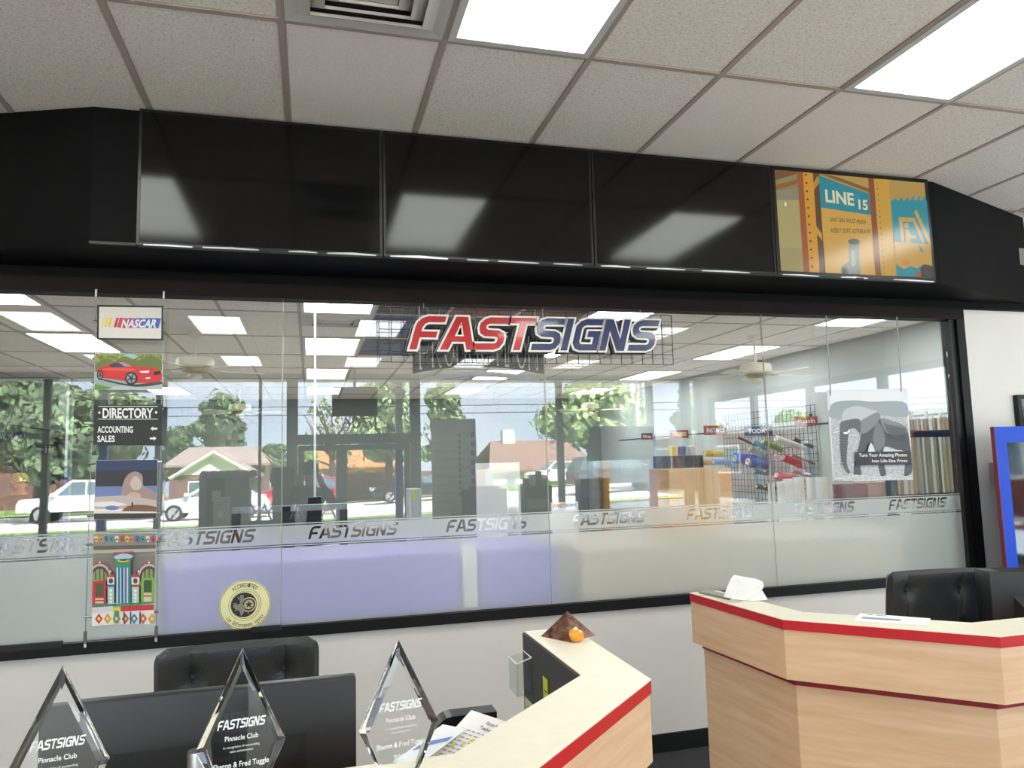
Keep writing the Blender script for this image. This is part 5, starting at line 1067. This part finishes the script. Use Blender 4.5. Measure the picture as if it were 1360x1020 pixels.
MB().lathe([(0, sz_), (.18, sz_), (.19, sz_-.03), (.17, sz_-.06), (0, sz_-.06)], n=24).build('seat', BLACK, t, True); MB().cyl((0, 0, .06), (0, 0, sz_-.06), .025).build('column', CHROME, t)
for k in range(5): g = 2*PI*k/5; MB().tube([(0, 0, .08), (.25*math.cos(g), .25*math.sin(g), .02)], [.02, .015], 8).build('foot', BLACK, t)
# photographer, seen mirrored in the glass between the door leaves
hz = 1.60
Jp = {'pelvis': (0, 0, .93), 'waist': (0, .0, 1.08), 'chest': (0, .0, 1.29), 'neck': (0, .0, 1.46), 'head': (0, .01, hz-.03), 'crown': (0, .01, hz+.055)}
for s_, k in (('L', -1), ('R', 1)): Jp.update({'sh'+s_: (.19*k, 0, 1.37), 'el'+s_: (.25*k, .14, 1.2), 'wr'+s_: (.11*k, .27, 1.5), 'pa'+s_: (.085*k, .285, 1.57), 'hi'+s_: (.1*k, 0, .88), 'kn'+s_: (.11*k, .02, .48), 'an'+s_: (.11*k, -.02, .09), 'to'+s_: (.12*k, .13, .05), 'side'+s_: (0, 1, 0), 'curl'+s_: (-k, 0, .2)})
t = person('person', 'person in dark grey clothes raising a phone, mirrored faintly in the window', Jp, ('#3a3f42', '#2a2d33', '#1a1a1a'), (0, -4.56, 0), .08)
head_parts(t, (0, .01, hz), '#1f1915', (0, 1, 0))
t = thing('phone', 'dark phone held up by the mirrored person', 'phone', (0, -4.235, 1.575)); MB().bbox(-.075, .075, -.004, .004, 0, .075, .003).build('body', BLACK, t); MB().box(.045, .07, .004, .006, .045, .07).build('lens_bump', GLOSSBLACK, t)
# ================================================================== lobby things seen mirrored
t = thing('hanging_screen', 'dark screen hung from the lobby ceiling near the storefront, seen mirrored', 'television', (mir(471, 553, 8.9).x, -8.9, mir(471, 553, 8.9).z)); p0, p1 = mir(441, 553, 8.9), mir(501, 514, 8.9)
MB(t).bbox(p0.x, p1.x, -8.93, -8.87, p0.z, p1.z, .015).build('case', M('#1c2224', .4), t); MB(t).box(p0.x+.02, p1.x-.02, -8.934, -8.93, p0.z+.02, p1.z-.02).build('display', GLOSSBLACK, t); MB(t).cyl(((p0.x+p1.x)/2, -8.9, p1.z), ((p0.x+p1.x)/2, -8.9, CEIL), .025).build('ceiling_pole', DARKMETAL, t)
p0, p1 = mir(575, 690, 8.6), mir(632, 556, 8.6)
t = thing('slat_display', 'grey slatted display stand with letter tags near the storefront, seen mirrored', 'display stand', ((p0.x+p1.x)/2, -8.6, 0))
MB(t).box(p0.x, p1.x, -8.63, -8.60, .05, p1.z).build('back_board', M('#b3bcb9', .6), t); MB(t).box(p0.x-.05, p1.x+.05, -8.8, -8.45, 0, .05).build('base', DARKMETAL, t)
nsl = 13
for k in range(nsl): z = .3+(p1.z-.55)*k/nsl; MB(t).box(p0.x, p1.x, -8.60, -8.575, z, z+(p1.z-.55)/nsl*.72).build('slat', M('#c6cecb', .5), t)
mb = MB(t)
for k in range(11): z = p1.z-.32-.1*k; mb.box(p1.x-.32, p1.x-.27, -8.575, -8.57, z, z+.06, M('#a01c26', .5))
for k in range(7): z = p1.z-.32-.16*k; mb.box(p1.x-.1, p1.x-.03, -8.575, -8.57, z, z+.09, M('#1c2a6b', .5))
mb.build('letter_tags', None, t); t.children[-1]['kind'] = 'stuff'
c = [mir(780, 612, 9.5), mir(869, 610, 9.5), mir(869, 566, 9.5), mir(784, 566, 9.5)]
t = thing('window_poster', 'grey poster board hung inside the storefront right of the doors, seen mirrored', 'poster', (c[0].x, -9.5, c[0].z)); b_ = [p+Vector((0, -.012, 0)) for p in c]
MB(t).add(c+b_, [(0, 1, 2, 3), (7, 6, 5, 4), (0, 4, 5, 1), (1, 5, 6, 2), (2, 6, 7, 3), (3, 7, 4, 0)]).build('board', M('#7f8a86', .6), t)
for p in (c[2], c[3]): MB(t).tube([p+Vector((0, -.006, 0)), Vector((p.x, -9.506, CEIL))], .003, 6).build('wire', STEEL, t)
def boxmir(name, label, cat, px0, px1, pytop, Y, zb, dep, hexc):   # box whose +y face is seen mirrored
    a_, b_ = mir(px0, pytop, Y), mir(px1, pytop, Y); zt = (a_.z+b_.z)/2; t = thing(name, label, cat, ((a_.x+b_.x)/2, -Y-dep/2, zb))
    MB(t).bbox(a_.x, b_.x, -Y-dep, -Y, zb, zt, min(.012, dep/5)).build('body', M(hexc, .5), t); return t, a_.x, b_.x, zt, -Y
t, xa, xb, zt, yf = boxmir('kiosk_cabinet', 'grey kiosk cabinet with scalloped top and black panel, mirrored left of the doors', 'cabinet', 264, 331, 630, 8.8, 0, .5, '#7d8683')
MB(t).box(xa+.12, xa+.40, yf, yf+.02, .3, zt-.06).build('black_panel', M('#15181a', .4), t); MB(t).box(xa+.20, xa+.33, yf+.021, yf+.026, zt-.42, zt-.26).build('screen', M('#c9d4d4', .3), t); MB(t).box(xb-.35, xb-.22, yf, yf+.006, zt-.62, zt-.52).build('slot', M('#16191a', .5), t)
for k in range(7): MB(t).cyl((xa+.065+.125*k, yf-.49, zt), (xa+.065+.125*k, yf-.01, zt), .062, 14).build('scallop', M('#8b9491', .5), t)
t, xa, xb, zt, yf = boxmir('slim_cabinet', 'slim pale grey box standing before the kiosk cabinet, seen mirrored', 'cabinet', 283, 303, 661, 8.2, 0, .3, '#b3bdb8'); MB(t).box(xa-.03, xa-.001, yf-.28, yf-.02, 0, zt-.1).build('blue_side', M('#1f3f8f', .4), t); MB(t).box(xa+.06, xb-.06, yf+.0002, yf+.004, zt-.3, zt-.2).build('label_plate', M('#dfe5e2', .5), t)
t, xa, xb, zt, yf = boxmir('metal_cabinet', 'dark grey metal cabinet mirrored just left of the entrance doors', 'cabinet', 362, 391, 620, 9.0, 0, .4, '#4a5452'); MB(t).box(xa+.03, xb-.03, yf+.0002, yf+.012, .08, zt-.05).build('door', M('#525c5a', .5), t); MB(t).box(xb-.08, xb-.05, yf+.0125, yf+.03, .9, 1.05).build('handle', STEEL, t)
tx0, tx1 = mir(606, 690, 7.9).x, mir(822, 690, 7.9).x; tzt = .80
t = thing('display_table', 'long dark table by the storefront carrying black printers, seen mirrored', 'table', ((tx0+tx1)/2, -8.1, 0)); MB(t).box(tx0, tx1, -8.4, -7.8, tzt-.04, tzt).build('table_top', M('#2a2c2d', .5), t)
for x in (tx0+.05, tx1-.05):
    for y in (-8.35, -7.85): MB(t).box(x-.025, x+.025, y-.025, y+.025, 0, tzt-.04).build('leg', DARKMETAL, t)
t, xa, xb, zt, yf = boxmir('desktop_printer', 'black desktop printer with blue badge, mirrored left of the center seam', 'printer', 620, 674, 650, 7.9, tzt, .42, '#101113'); MB(t).box(xa+.12, xa+.26, yf+.0002, yf+.006, zt-.2, zt-.07).build('badge', M('#1f4a9f', .5), t); MB(t).box(xa+.08, xb-.08, yf, yf+.1, tzt+.05, tzt+.075).build('paper_tray', M('#26282b', .5), t); MB(t).box(xa+.1, xb-.1, yf-.3, yf-.1, zt, zt+.05).build('scanner_lid', M('#1a1c1e', .5), t)
t, xa, xb, zt, yf = boxmir('label_printer', 'dark label printer topped with tools, mirrored at the center seam', 'printer', 697, 734, 645, 7.9, tzt, .4, '#1c2021'); MB(t).box(xa+.05, xb-.05, yf+.0002, yf+.006, tzt+.06, tzt+.22).build('front_tray', M('#9aa5a3', .5), t)
for k in range(4): MB(t).box(xa+.03+.11*k, xa+.11+.11*k, yf-.2, yf-.08, zt, zt+.12+.06*(k % 3)).build('tool', M(['#0f1011', '#b5bebe', '#2a2d30'][k % 3], .4), t)
t, xa, xb, zt, yf = boxmir('sample_case', 'black sample case with purple label, mirrored right of the center seam', 'case', 772, 810, 636, 7.9, tzt, .3, '#171416'); MB(t).box(xa+.02, xb-.08, yf+.0002, yf+.004, zt-.32, zt-.2).build('purple_label', M('#4f4280', .5), t)
# ================================================================== outdoors, seen mirrored
def gz(x, y): d = -y; return -.0234*max(0, d-10.5)+.04*max(0, x)*min(1, max(0, (d-12)/20))
def ground(name, label, x0, x1, y0, y1, nx, ny, lift, m, kind='structure'):
    mb = MB(); P = [(x0+(x1-x0)*i/nx, y0+(y1-y0)*j/ny) for j in range(ny+1) for i in range(nx+1)]
    mb.add([(x, y, gz(x, y)+lift) for x, y in P]+[(x, y, gz(x, y)+lift-.1) for x, y in P], [(j*(nx+1)+i, j*(nx+1)+i+1, (j+1)*(nx+1)+i+1, (j+1)*(nx+1)+i) for j in range(ny) for i in range(nx)])
    o = mb.build(name, m); o['kind'] = kind; o['label'] = label; return o
gnd = ground('ground', 'pale concrete parking lot and street outside', -70, 90, -130, -9.9, 16, 12, -.03, M('#d8d2c9', .9, var=.10, vscale=.4))
o = ground('asphalt_lot', 'grey asphalt parking lot outside the storefront', -70, 90, -22.8, -11.6, 16, 6, .01, M('#77777a', .9, var=.12, vscale=1.2)); o.parent = gnd; o.location = o.location-gnd.location; del o['kind']
for k, (d0, d1, lb) in enumerate(((23.2, 24.6, 'near grass strip beside the street'), (43.5, 50, 'far grass verge beside the street'), (51, 130, 'lawns around the houses across the street'))):
    o = ground('grass_strip', lb, -70, 90, -d1, -d0, 16, 4, .02+.01*k, M('#7d9a4f', .9, var=.3, vscale=2)); o['kind'] = 'stuff'; o.parent = gnd; o.location = o.location-gnd.location
# the building's own canopy with posts
struct(MB().box(XL-.3, XR+1.3, -11.1, YB-.06, CEIL+.0, CEIL+.14).box(XR+.13, XR+1.3, YB, 0, CEIL-.25, CEIL-.1).build('roof_canopy', M('#d8d6d0', .8)), 'flat white canopy outside the storefront')
struct(MB().box(XL-.3, XR+.14, YB-.1, PYB+.2, CEIL+.15, CEIL+.3).build('roof', M('#77756f', .9)))
for px, lb in ((137, 'leftmost blue and white canopy post outside the storefront'), (530, 'blue and white canopy post outside the entrance doors'), (866, 'blue and white canopy post outside the right end of the storefront')):
    p = mir(px, 600, 10.95); t = thing('canopy_post', lb, 'post', (p.x, -10.95, gz(p.x, -10.95)-.03)); zz_ = gz(p.x, -10.95)-.03
    MB(t).box(p.x-.07, p.x+.07, -11.02, -10.88, zz_, 2.15).build('blue_wrap', M('#1d55b0', .4), t); MB(t).box(p.x-.065, p.x+.065, -11.015, -10.885, 2.15, CEIL).build('post_top', M('#d7dbdc', .5), t)
# --- cars
CGL = M('#5d7078', .08, spec=.8); TYRE = M('#15161a', .8); RIM = M('#b9bcc0', .3, .8)
def car(label, kind, hexc, px, Y, face, L=4.7):
    p = mir(px, 640, Y); z = gz(p.x, -Y)-.02; t = thing('car' if kind != 'pickup' else 'pickup_truck', label, 'car' if kind != 'pickup' else 'truck', (p.x, -Y, z), 0 if face > 0 else PI)
    m = M(hexc, .25, .2, coat=.8); h = L/2; W_ = .9
    ft = lambda yy: (lambda u, v, d: Vector((u, d, v)))
    if kind == 'sedan': low = [(-h, .35), (-h, .75), (-h+.15, .95), (-h+.95, 1.0), (h-1.35, .98), (h-.25, .82), (h, .65), (h, .35)]; cab = [(-h+.55, .98), (-h+1.25, 1.42), (.25, 1.46), (h-1.25, .97)]; wins = [[(-h+.95, 1.02), (-h+1.32, 1.36), (-.35, 1.39), (-.35, 1.0)], [(-.28, 1.0), (-.28, 1.39), (.22, 1.38), (h-1.55, 1.0)]]
    elif kind == 'suv': low = [(-h, .42), (-h, 1.0), (-h+.1, 1.12), (h-1.15, 1.1), (h-.2, .98), (h, .8), (h, .42)]; cab = [(-h+.05, 1.1), (-h+.4, 1.72), (.45, 1.76), (h-1.1, 1.1)]; wins = [[(-h+.3, 1.16), (-h+.52, 1.64), (-h+1.1, 1.66), (-h+1.1, 1.16)], [(-h+1.2, 1.16), (-h+1.2, 1.67), (-.1, 1.68), (-.1, 1.16)], [(0, 1.16), (0, 1.68), (.42, 1.67), (h-1.4, 1.16)]]
    else: low = [(-h, .5), (-h, 1.15), (h-1.2, 1.15), (h-.15, 1.08), (h, .9), (h, .5)]; cab = [(-.7, 1.13), (-.6, 1.85), (.75, 1.88), (h-1.15, 1.15)]; wins = [[(-.55, 1.2), (-.5, 1.77), (.1, 1.79), (.1, 1.2)], [(.18, 1.2), (.18, 1.79), (.72, 1.79), (1.3, 1.2)]]
    b = MB().prism(low, ft(0), -W_, W_).build('body', m, t); k = len(cab)
    cb = MB(); vs = [(x, -W_+.03 if i in (0, k-1) else -W_+.2, zz) for i, (x, zz) in enumerate(cab)]+[(x, W_-.03 if i in (0, k-1) else W_-.2, zz) for i, (x, zz) in enumerate(cab)]
    cb.add(vs, [tuple(range(k)), tuple(range(2*k-1, k-1, -1))]+[(i, i+k, (i+1) % k+k, (i+1) % k) for i in range(k)]).build('cabin', m, t)
    zr = max(c[1] for c in cab); zl = min(c[1] for c in cab)
    for sd_ in (-1, 1):
        for w_ in wins: MB().add([(x, sd_*(W_-.03-.17*(zz-zl)/(zr-zl)+.006), zz) for x, zz in w_]+[(x, sd_*(W_-.03-.17*(zz-zl)/(zr-zl)-.02), zz) for x, zz in w_], [(0, 1, 2, 3), (7, 6, 5, 4)]+[(i, (i+1) % 4, (i+1) % 4+4, i+4) for i in range(4)]).build('side_window', CGL, t)
    (xa, za), (xb, zb) = cab[-2], cab[-1]; ws = lambda q, dy: (xa+(xb-xa)*q+.012, dy, za+(zb-za)*q+.012)
    MB().add([ws(.1, -W_+.24), ws(.1, W_-.24), ws(.92, W_-.1), ws(.92, -W_+.1)], [(0, 1, 2, 3)]).build('windshield', CGL, t)
    wr = .34 if kind == 'sedan' else .39
    for x in (-h+.9, h-.95):
        for sd_ in (-1, 1):
            w_ = MB().cyl((x, sd_*(W_-.2), wr), (x, sd_*(W_+.015), wr), wr, 24).build('wheel', TYRE, t)
            rb = MB(); rb.X = Matrix.Translation((x, sd_*(W_+.016), wr)) @ Matrix.Rotation(PI/2, 4, 'X'); rb.lathe([(0, .01), (wr*.2, .012), (wr*.22, .004), (wr*.62, .004), (wr*.68, .012), (wr*.68, -.012), (0, -.012)], n=24).build('rim', RIM, w_)
            for q in range(5): rb = MB(); rb.X = Matrix.Translation((x, sd_*(W_+.03), wr)) @ Matrix.Rotation(2*PI*q/5, 4, 'Y'); rb.box(wr*.18, wr*.64, -.006, .006, -.035, .035).build('spoke', TYRE if q % 2 else RIM, w_)
    for sd_ in (-1, 1): MB().box(h-.12, h+.008, sd_*.85, sd_*.5, .68, .8).build('headlight', M('#e9eef0', .1), t); MB().box(-h-.008, -h+.08, sd_*.88, sd_*.66, .78, 1.0).build('tail_light', M('#b01c20', .2), t); MB().bbox(h-1.55, h-1.35, min(sd_*.92, sd_*1.08), max(sd_*.92, sd_*1.08), zl+.04, zl+.2, .02).build('side_mirror', m, t)
    return t
car('white pickup truck across the lot, mirrored behind the directory prints', 'pickup', '#e9edf0', 126, 34, -1, 5.7); car('silver sedan mirrored behind the grey kiosk cabinet', 'sedan', '#c9d0d4', 283, 30.5, -1); car('red sport utility vehicle mirrored beside the entrance doors', 'suv', '#b52a45', 392, 35, -1)
car('dark blue sedan mirrored right of the entrance doors', 'sedan', '#1d2433', 551, 38, -1, 4.9); car('white sport utility vehicle mirrored right of the center seam', 'suv', '#f1f3f4', 742, 49, -1, 4.8); car('grey sport utility vehicle mirrored behind the purple labelled case', 'suv', '#5b6468', 822, 30, 1, 4.8)
# --- houses, walls
def house(label, px0, px1, Y, zeave, zridge, dep, wall, roof, gable=True, chimney=None):
    x0, x1 = mir(px0, 620, Y).x, mir(px1, 620, Y).x; y0, y1 = -Y, -Y-dep; g = gz((x0+x1)/2, -Y)-.3
    t = thing('house', label, 'house', ((x0+x1)/2, -Y-dep/2, g)); o = .5; xm = (x0+x1)/2; ym = (y0+y1)/2
    MB(t).box(x0, x1, y1, y0, g, zeave).build('wall', wall, t)
    if gable:
        MB(t).prism([(x0, zeave), (x1, zeave), (xm, zridge)], lambda u, v, d: Vector((u, d, v)), y1, y0).build('gable', M('#eceae4', .7), t)
        for s_, xe in ((-1, x0-o), (1, x1+o)): MB(t).add([(xe, y0+o, zeave-.15), (xm, y0+o, zridge+.1), (xm, y1-o, zridge+.1), (xe, y1-o, zeave-.15), (xe, y0+o, zeave-.35), (xm, y0+o, zridge-.12), (xm, y1-o, zridge-.12), (xe, y1-o, zeave-.35)], [(0, 1, 2, 3), (7, 6, 5, 4), (0, 4, 5, 1), (1, 5, 6, 2), (2, 6, 7, 3), (3, 7, 4, 0)]).build('roof_slope', roof, t); MB(t).tube([(xe, y0+o+.05, zeave-.25), (xm, y0+o+.05, zridge)], .13, 4).build('barge_board', M('#f2f1ec', .6), t)
    else:
        for ye in (y0+o, y1-o): MB(t).add([(x0-o, ye, zeave-.1), (x1+o, ye, zeave-.1), (x1-o*2, ym, zridge), (x0+o*2, ym, zridge), (x0-o, ye, zeave-.3), (x1+o, ye, zeave-.3), (x1-o*2, ym, zridge-.2), (x0+o*2, ym, zridge-.2)], [(0, 1, 2, 3), (7, 6, 5, 4), (0, 4, 5, 1), (1, 5, 6, 2), (2, 6, 7, 3), (3, 7, 4, 0)]).build('roof_slope', roof, t)
    n = max(2, int((x1-x0)/3.2))
    for k in range(n):
        xc = x0+(x1-x0)*(k+.5)/n; w_ = MB(t).box(xc-.55, xc+.55, y0-.01, y0+.05, zeave-1.6, zeave-.5).build('window_frame', M('#f0efe9', .6), t); MB(t).box(xc-.47, xc+.47, y0+.051, y0+.06, zeave-1.52, zeave-.58).build('pane', CGL, w_)
    if chimney: xc = mir(chimney, 600, Y).x; MB(t).box(xc-.6, xc+.6, ym-.5, ym+.5, zeave, zridge+1.1).build('chimney', M('#e6e2da', .8), t)
    return t
bb = thing('brick_building', 'long low red brick building across the side lot, mirrored at far right', 'building', (21, -14, gz(21, -14)-.3))
MB(bb).box(17, 25, -34, 6, gz(17, -34)-.5, 2.55).build('wall', M('#6f3c34', .85, var=.25, vscale=4), bb); MB(bb).box(16.7, 25.3, -34.3, 6.3, 2.55, 2.8).build('fascia', M('#e0dcd4', .7), bb)
for k in range(6): w_ = MB(bb).box(16.95, 17.05, -31+6*k, -29+6*k, .9, 2.1).build('window_frame', M('#e8e6e0', .6), bb); MB(bb).box(16.93, 16.949, -30.9+6*k, -29.1+6*k, 1.0, 2.0).build('pane', CGL, w_)
ROOF = M('#8a6f63', .9, var=.2, vscale=3); BRICK = M('#7d5c54', .85, var=.25, vscale=4)
house('white gabled house with pale trim mirrored behind the grey kiosk cabinet', 236, 332, 58, mir(285, 630, 58).z, mir(285, 601, 58).z, 9, BRICK, M('#a89a92', .9)); house('long low brick house with grey roof mirrored behind the gabled one', 225, 352, 68, mir(285, 615, 68).z, mir(285, 592, 68).z, 8, BRICK, M('#9a8a84', .9), False)
house('white house with reddish roof and tall chimney mirrored above the bench', 655, 790, 62, mir(720, 622, 62).z, mir(720, 583, 62).z, 10, M('#dfe2e0', .8), ROOF, False, 693); house('orange walled building mirrored through the entrance door glass', 412, 545, 84, mir(480, 618, 84).z, mir(480, 594, 84).z, 9, M('#d99a5c', .8), M('#c78a58', .9), False)
house('far red roofed house mirrored between the letter stand and chimney', 640, 690, 95, mir(660, 622, 95).z, mir(660, 603, 95).z, 9, M('#c9a58c', .8), M('#a85a40', .9), False)
house('low brick house mirrored at the far left edge behind the tall tree', -75, 75, 62, mir(10, 612, 62).z, mir(10, 588, 62).z, 8, BRICK, M('#94867f', .9), False)
def brickwall(label, px0, px1, Y, pyt, m, name='brick_wall'):
    a_, b_ = mir(px0, 640, Y), mir(px1, 640, Y); zt = mir((px0+px1)/2, pyt, Y).z; t = thing(name, label, 'wall', ((a_.x+b_.x)/2, -Y, gz((a_.x+b_.x)/2, -Y)-.2)); n = int((b_.x-a_.x)/2.5)+1
    for k in range(n): x0 = a_.x+(b_.x-a_.x)*k/n; x1 = a_.x+(b_.x-a_.x)*(k+1)/n; MB(t).box(x0, x1-.03, -Y-.1, -Y+.1, gz(x0, -Y)-.2, zt).build('wall_section', m, t); MB(t).box(x0-.14, x0+.14, -Y-.16, -Y+.16, gz(x0, -Y)-.2, zt+.12).build('pier', m, t)
brickwall('low red brick wall across the street mirrored through the door glass', 452, 645, 47.5, 626, BRICK); brickwall('brown fence mirrored right of the white vehicle', 775, 905, 54, 614, M('#97796a', .85, var=.2, vscale=3), 'garden_fence')
# --- trees, utility pole
random.seed(21)
def tree(label, px, pyt, wpx, Y, hexc, pyb=None, bare=False, nleaf=5200):
    dep = Y-CAM.y; c = mir(px, 620, Y); g = gz(c.x, -Y)-.1; zt = mir(px, pyt, Y).z; W_ = wpx*dep/988/2; H_ = zt-g
    t = thing('tree', label, 'tree', (c.x, -Y, g), 0, 'trees across the street'); bark = M('#5d4f42', .9)
    tk = MB().tube([(0, 0, 0), (.1*W_*.3, .05, H_*.3), (0, 0, H_*.55), (.05, .1, H_*.8)], [H_*.032+.06, H_*.026+.03, H_*.017, .03], 8).build('trunk', bark, t)
    br = MB()
    for k in range(9 if not bare else 22):
        g_ = random.uniform(0, 2*PI); z0 = H_*random.uniform(.3, .6); r = W_*random.uniform(.5, .95); e_ = (r*math.cos(g_), r*math.sin(g_), z0+H_*random.uniform(.12, .38)); m_ = (e_[0]*.5, e_[1]*.5, z0+(e_[2]-z0)*.35); br.tube([(0, 0, z0), m_, e_], [H_*.012, H_*.008, .015], 5)
        if bare:
            for q in range(3): d = Vector((random.uniform(-.4, .4), random.uniform(-.4, .4), random.uniform(.1, .5)))*W_*.6; br.tube([m_, Vector(m_)+d], [H_*.005, .01], 4)
    br.build('branches', bark, t); t.children[-1]['kind'] = 'stuff'
    if bare: nleaf = 220
    zb = H_*.28; ch = H_-zb; blobs = []
    for k in range(26):
        g_ = random.uniform(0, 2*PI); q = random.random(); rr = W_*.74*math.sqrt(random.random())*(1-.5*q*q); s_ = W_*random.uniform(.2, .34)
        blobs.append((Vector((rr*math.cos(g_), rr*math.sin(g_), zb+s_*.5+(ch-s_*1.25)*q)), s_, min(s_*.8, ch*.3)))
    blobs.append((Vector((0, 0, H_-W_*.5)), W_*.5, W_*.5)); blobs.append((Vector((0, 0, zb+ch*.45)), W_*.62, ch*.4))
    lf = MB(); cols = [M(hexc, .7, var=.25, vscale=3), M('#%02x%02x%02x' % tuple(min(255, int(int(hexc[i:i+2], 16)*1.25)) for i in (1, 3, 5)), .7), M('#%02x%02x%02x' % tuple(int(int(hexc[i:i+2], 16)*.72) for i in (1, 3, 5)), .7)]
    sz = W_*.06+.05
    for k in range(nleaf):
        c_, a_, b_ = random.choice(blobs); n = Vector((random.gauss(0, 1), random.gauss(0, 1), random.gauss(0, 1))).normalized(); p = c_+Vector((n.x*a_, n.y*a_, n.z*b_))*random.uniform(.82, 1.16)
        u = n.cross(Vector((random.random(), random.random(), .3))).normalized(); v = n.cross(u); n2 = (n+Vector((random.uniform(-.5, .5), random.uniform(-.5, .5), random.uniform(-.5, .5)))).normalized(); u = (u-n2*u.dot(n2)).normalized(); v = n2.cross(u); q = sz*random.uniform(.7, 1.4)
        lf.add([p-u*q, p-v*q*.6, p+u*q, p+v*q*.6], [(0, 1, 2, 3)], random.choice(cols))
    lf.build('foliage', None, t); t.children[-1]['kind'] = 'stuff'
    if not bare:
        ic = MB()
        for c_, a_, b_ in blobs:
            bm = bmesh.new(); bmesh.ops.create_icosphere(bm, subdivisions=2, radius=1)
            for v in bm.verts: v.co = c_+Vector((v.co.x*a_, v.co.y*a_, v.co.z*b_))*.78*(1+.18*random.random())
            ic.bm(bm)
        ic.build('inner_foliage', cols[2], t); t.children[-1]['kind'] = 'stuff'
for a_ in (('tall dark green tree mirrored at the far left edge', 50, 500, 165, 36, '#5f7350'), ('dense green tree mirrored behind the directory sign', 150, 515, 130, 46, '#667b52'), ('round topped tree standing free, mirrored left of the first seam', 293, 519, 82, 84, '#5d7150'), ('small dark tree mirrored below the red car print', 235, 565, 62, 90, '#4a6438'),
           ('low dark tree mirrored just left of the first seam', 362, 590, 62, 88, '#4d6340'), ('large bright tree mirrored right of the entrance doors', 515, 500, 105, 44, '#7f9468'), ('green tree mirrored behind the letter stand', 592, 506, 80, 47, '#7a9062'), ('broad light green tree mirrored in the middle of the right panes', 800, 496, 190, 52, '#8fa46e'),
           ('leafy tree mirrored near the right end of the storefront', 925, 512, 80, 47, '#8b9f6b'), ('distant hazy tree line clump mirrored above the brick wall', 668, 590, 70, 114, '#5f7a4c'), ('green tree mirrored through the side windows beside the elephant print', 1060, 545, 110, 34, '#6d8a4c'), ('bushy tree mirrored through the side windows at far right', 1243, 543, 90, 24, '#5d7a42'), ('young tree with yellow green leaves mirrored in the left door leaf', 410, 596, 30, 50, '#8aa65a')): tree(*a_)
tree('bare branched tree mirrored above the entrance doors', 440, 520, 95, 56, '#7d8a5a', bare=True)
p = mir(845, 505, 41); g = gz(p.x, -41)-.1; t = thing('utility_pole', 'wooden utility pole with transformers mirrored in the broad tree', 'pole', (p.x, -41, g))
MB(t).cyl((p.x, -41, g), (p.x, -41, p.z+1.2), .17, 12, r2=.12).build('pole', M('#b7aca0', .9), t)
for s_ in (-1, 1): MB(t).cyl((p.x+.45*s_, -40.85, p.z-.9), (p.x+.45*s_, -40.85, p.z+.1), .26, 14).build('transformer', M('#c9cdce', .5), t)
MB(t).box(p.x-1.2, p.x+1.2, -41.1, -40.95, p.z+.5, p.z+.65).build('cross_arm', M('#8a7a6a', .9), t)
zw = mir(700, 549, 41).z
for k in range(2): MB(t).tube([(p.x-60+6*i, -41-.3*k, zw+.5*k+.006*(i-5)**2) for i in range(19)], .025, 5).build('power_line', BLACK, t)
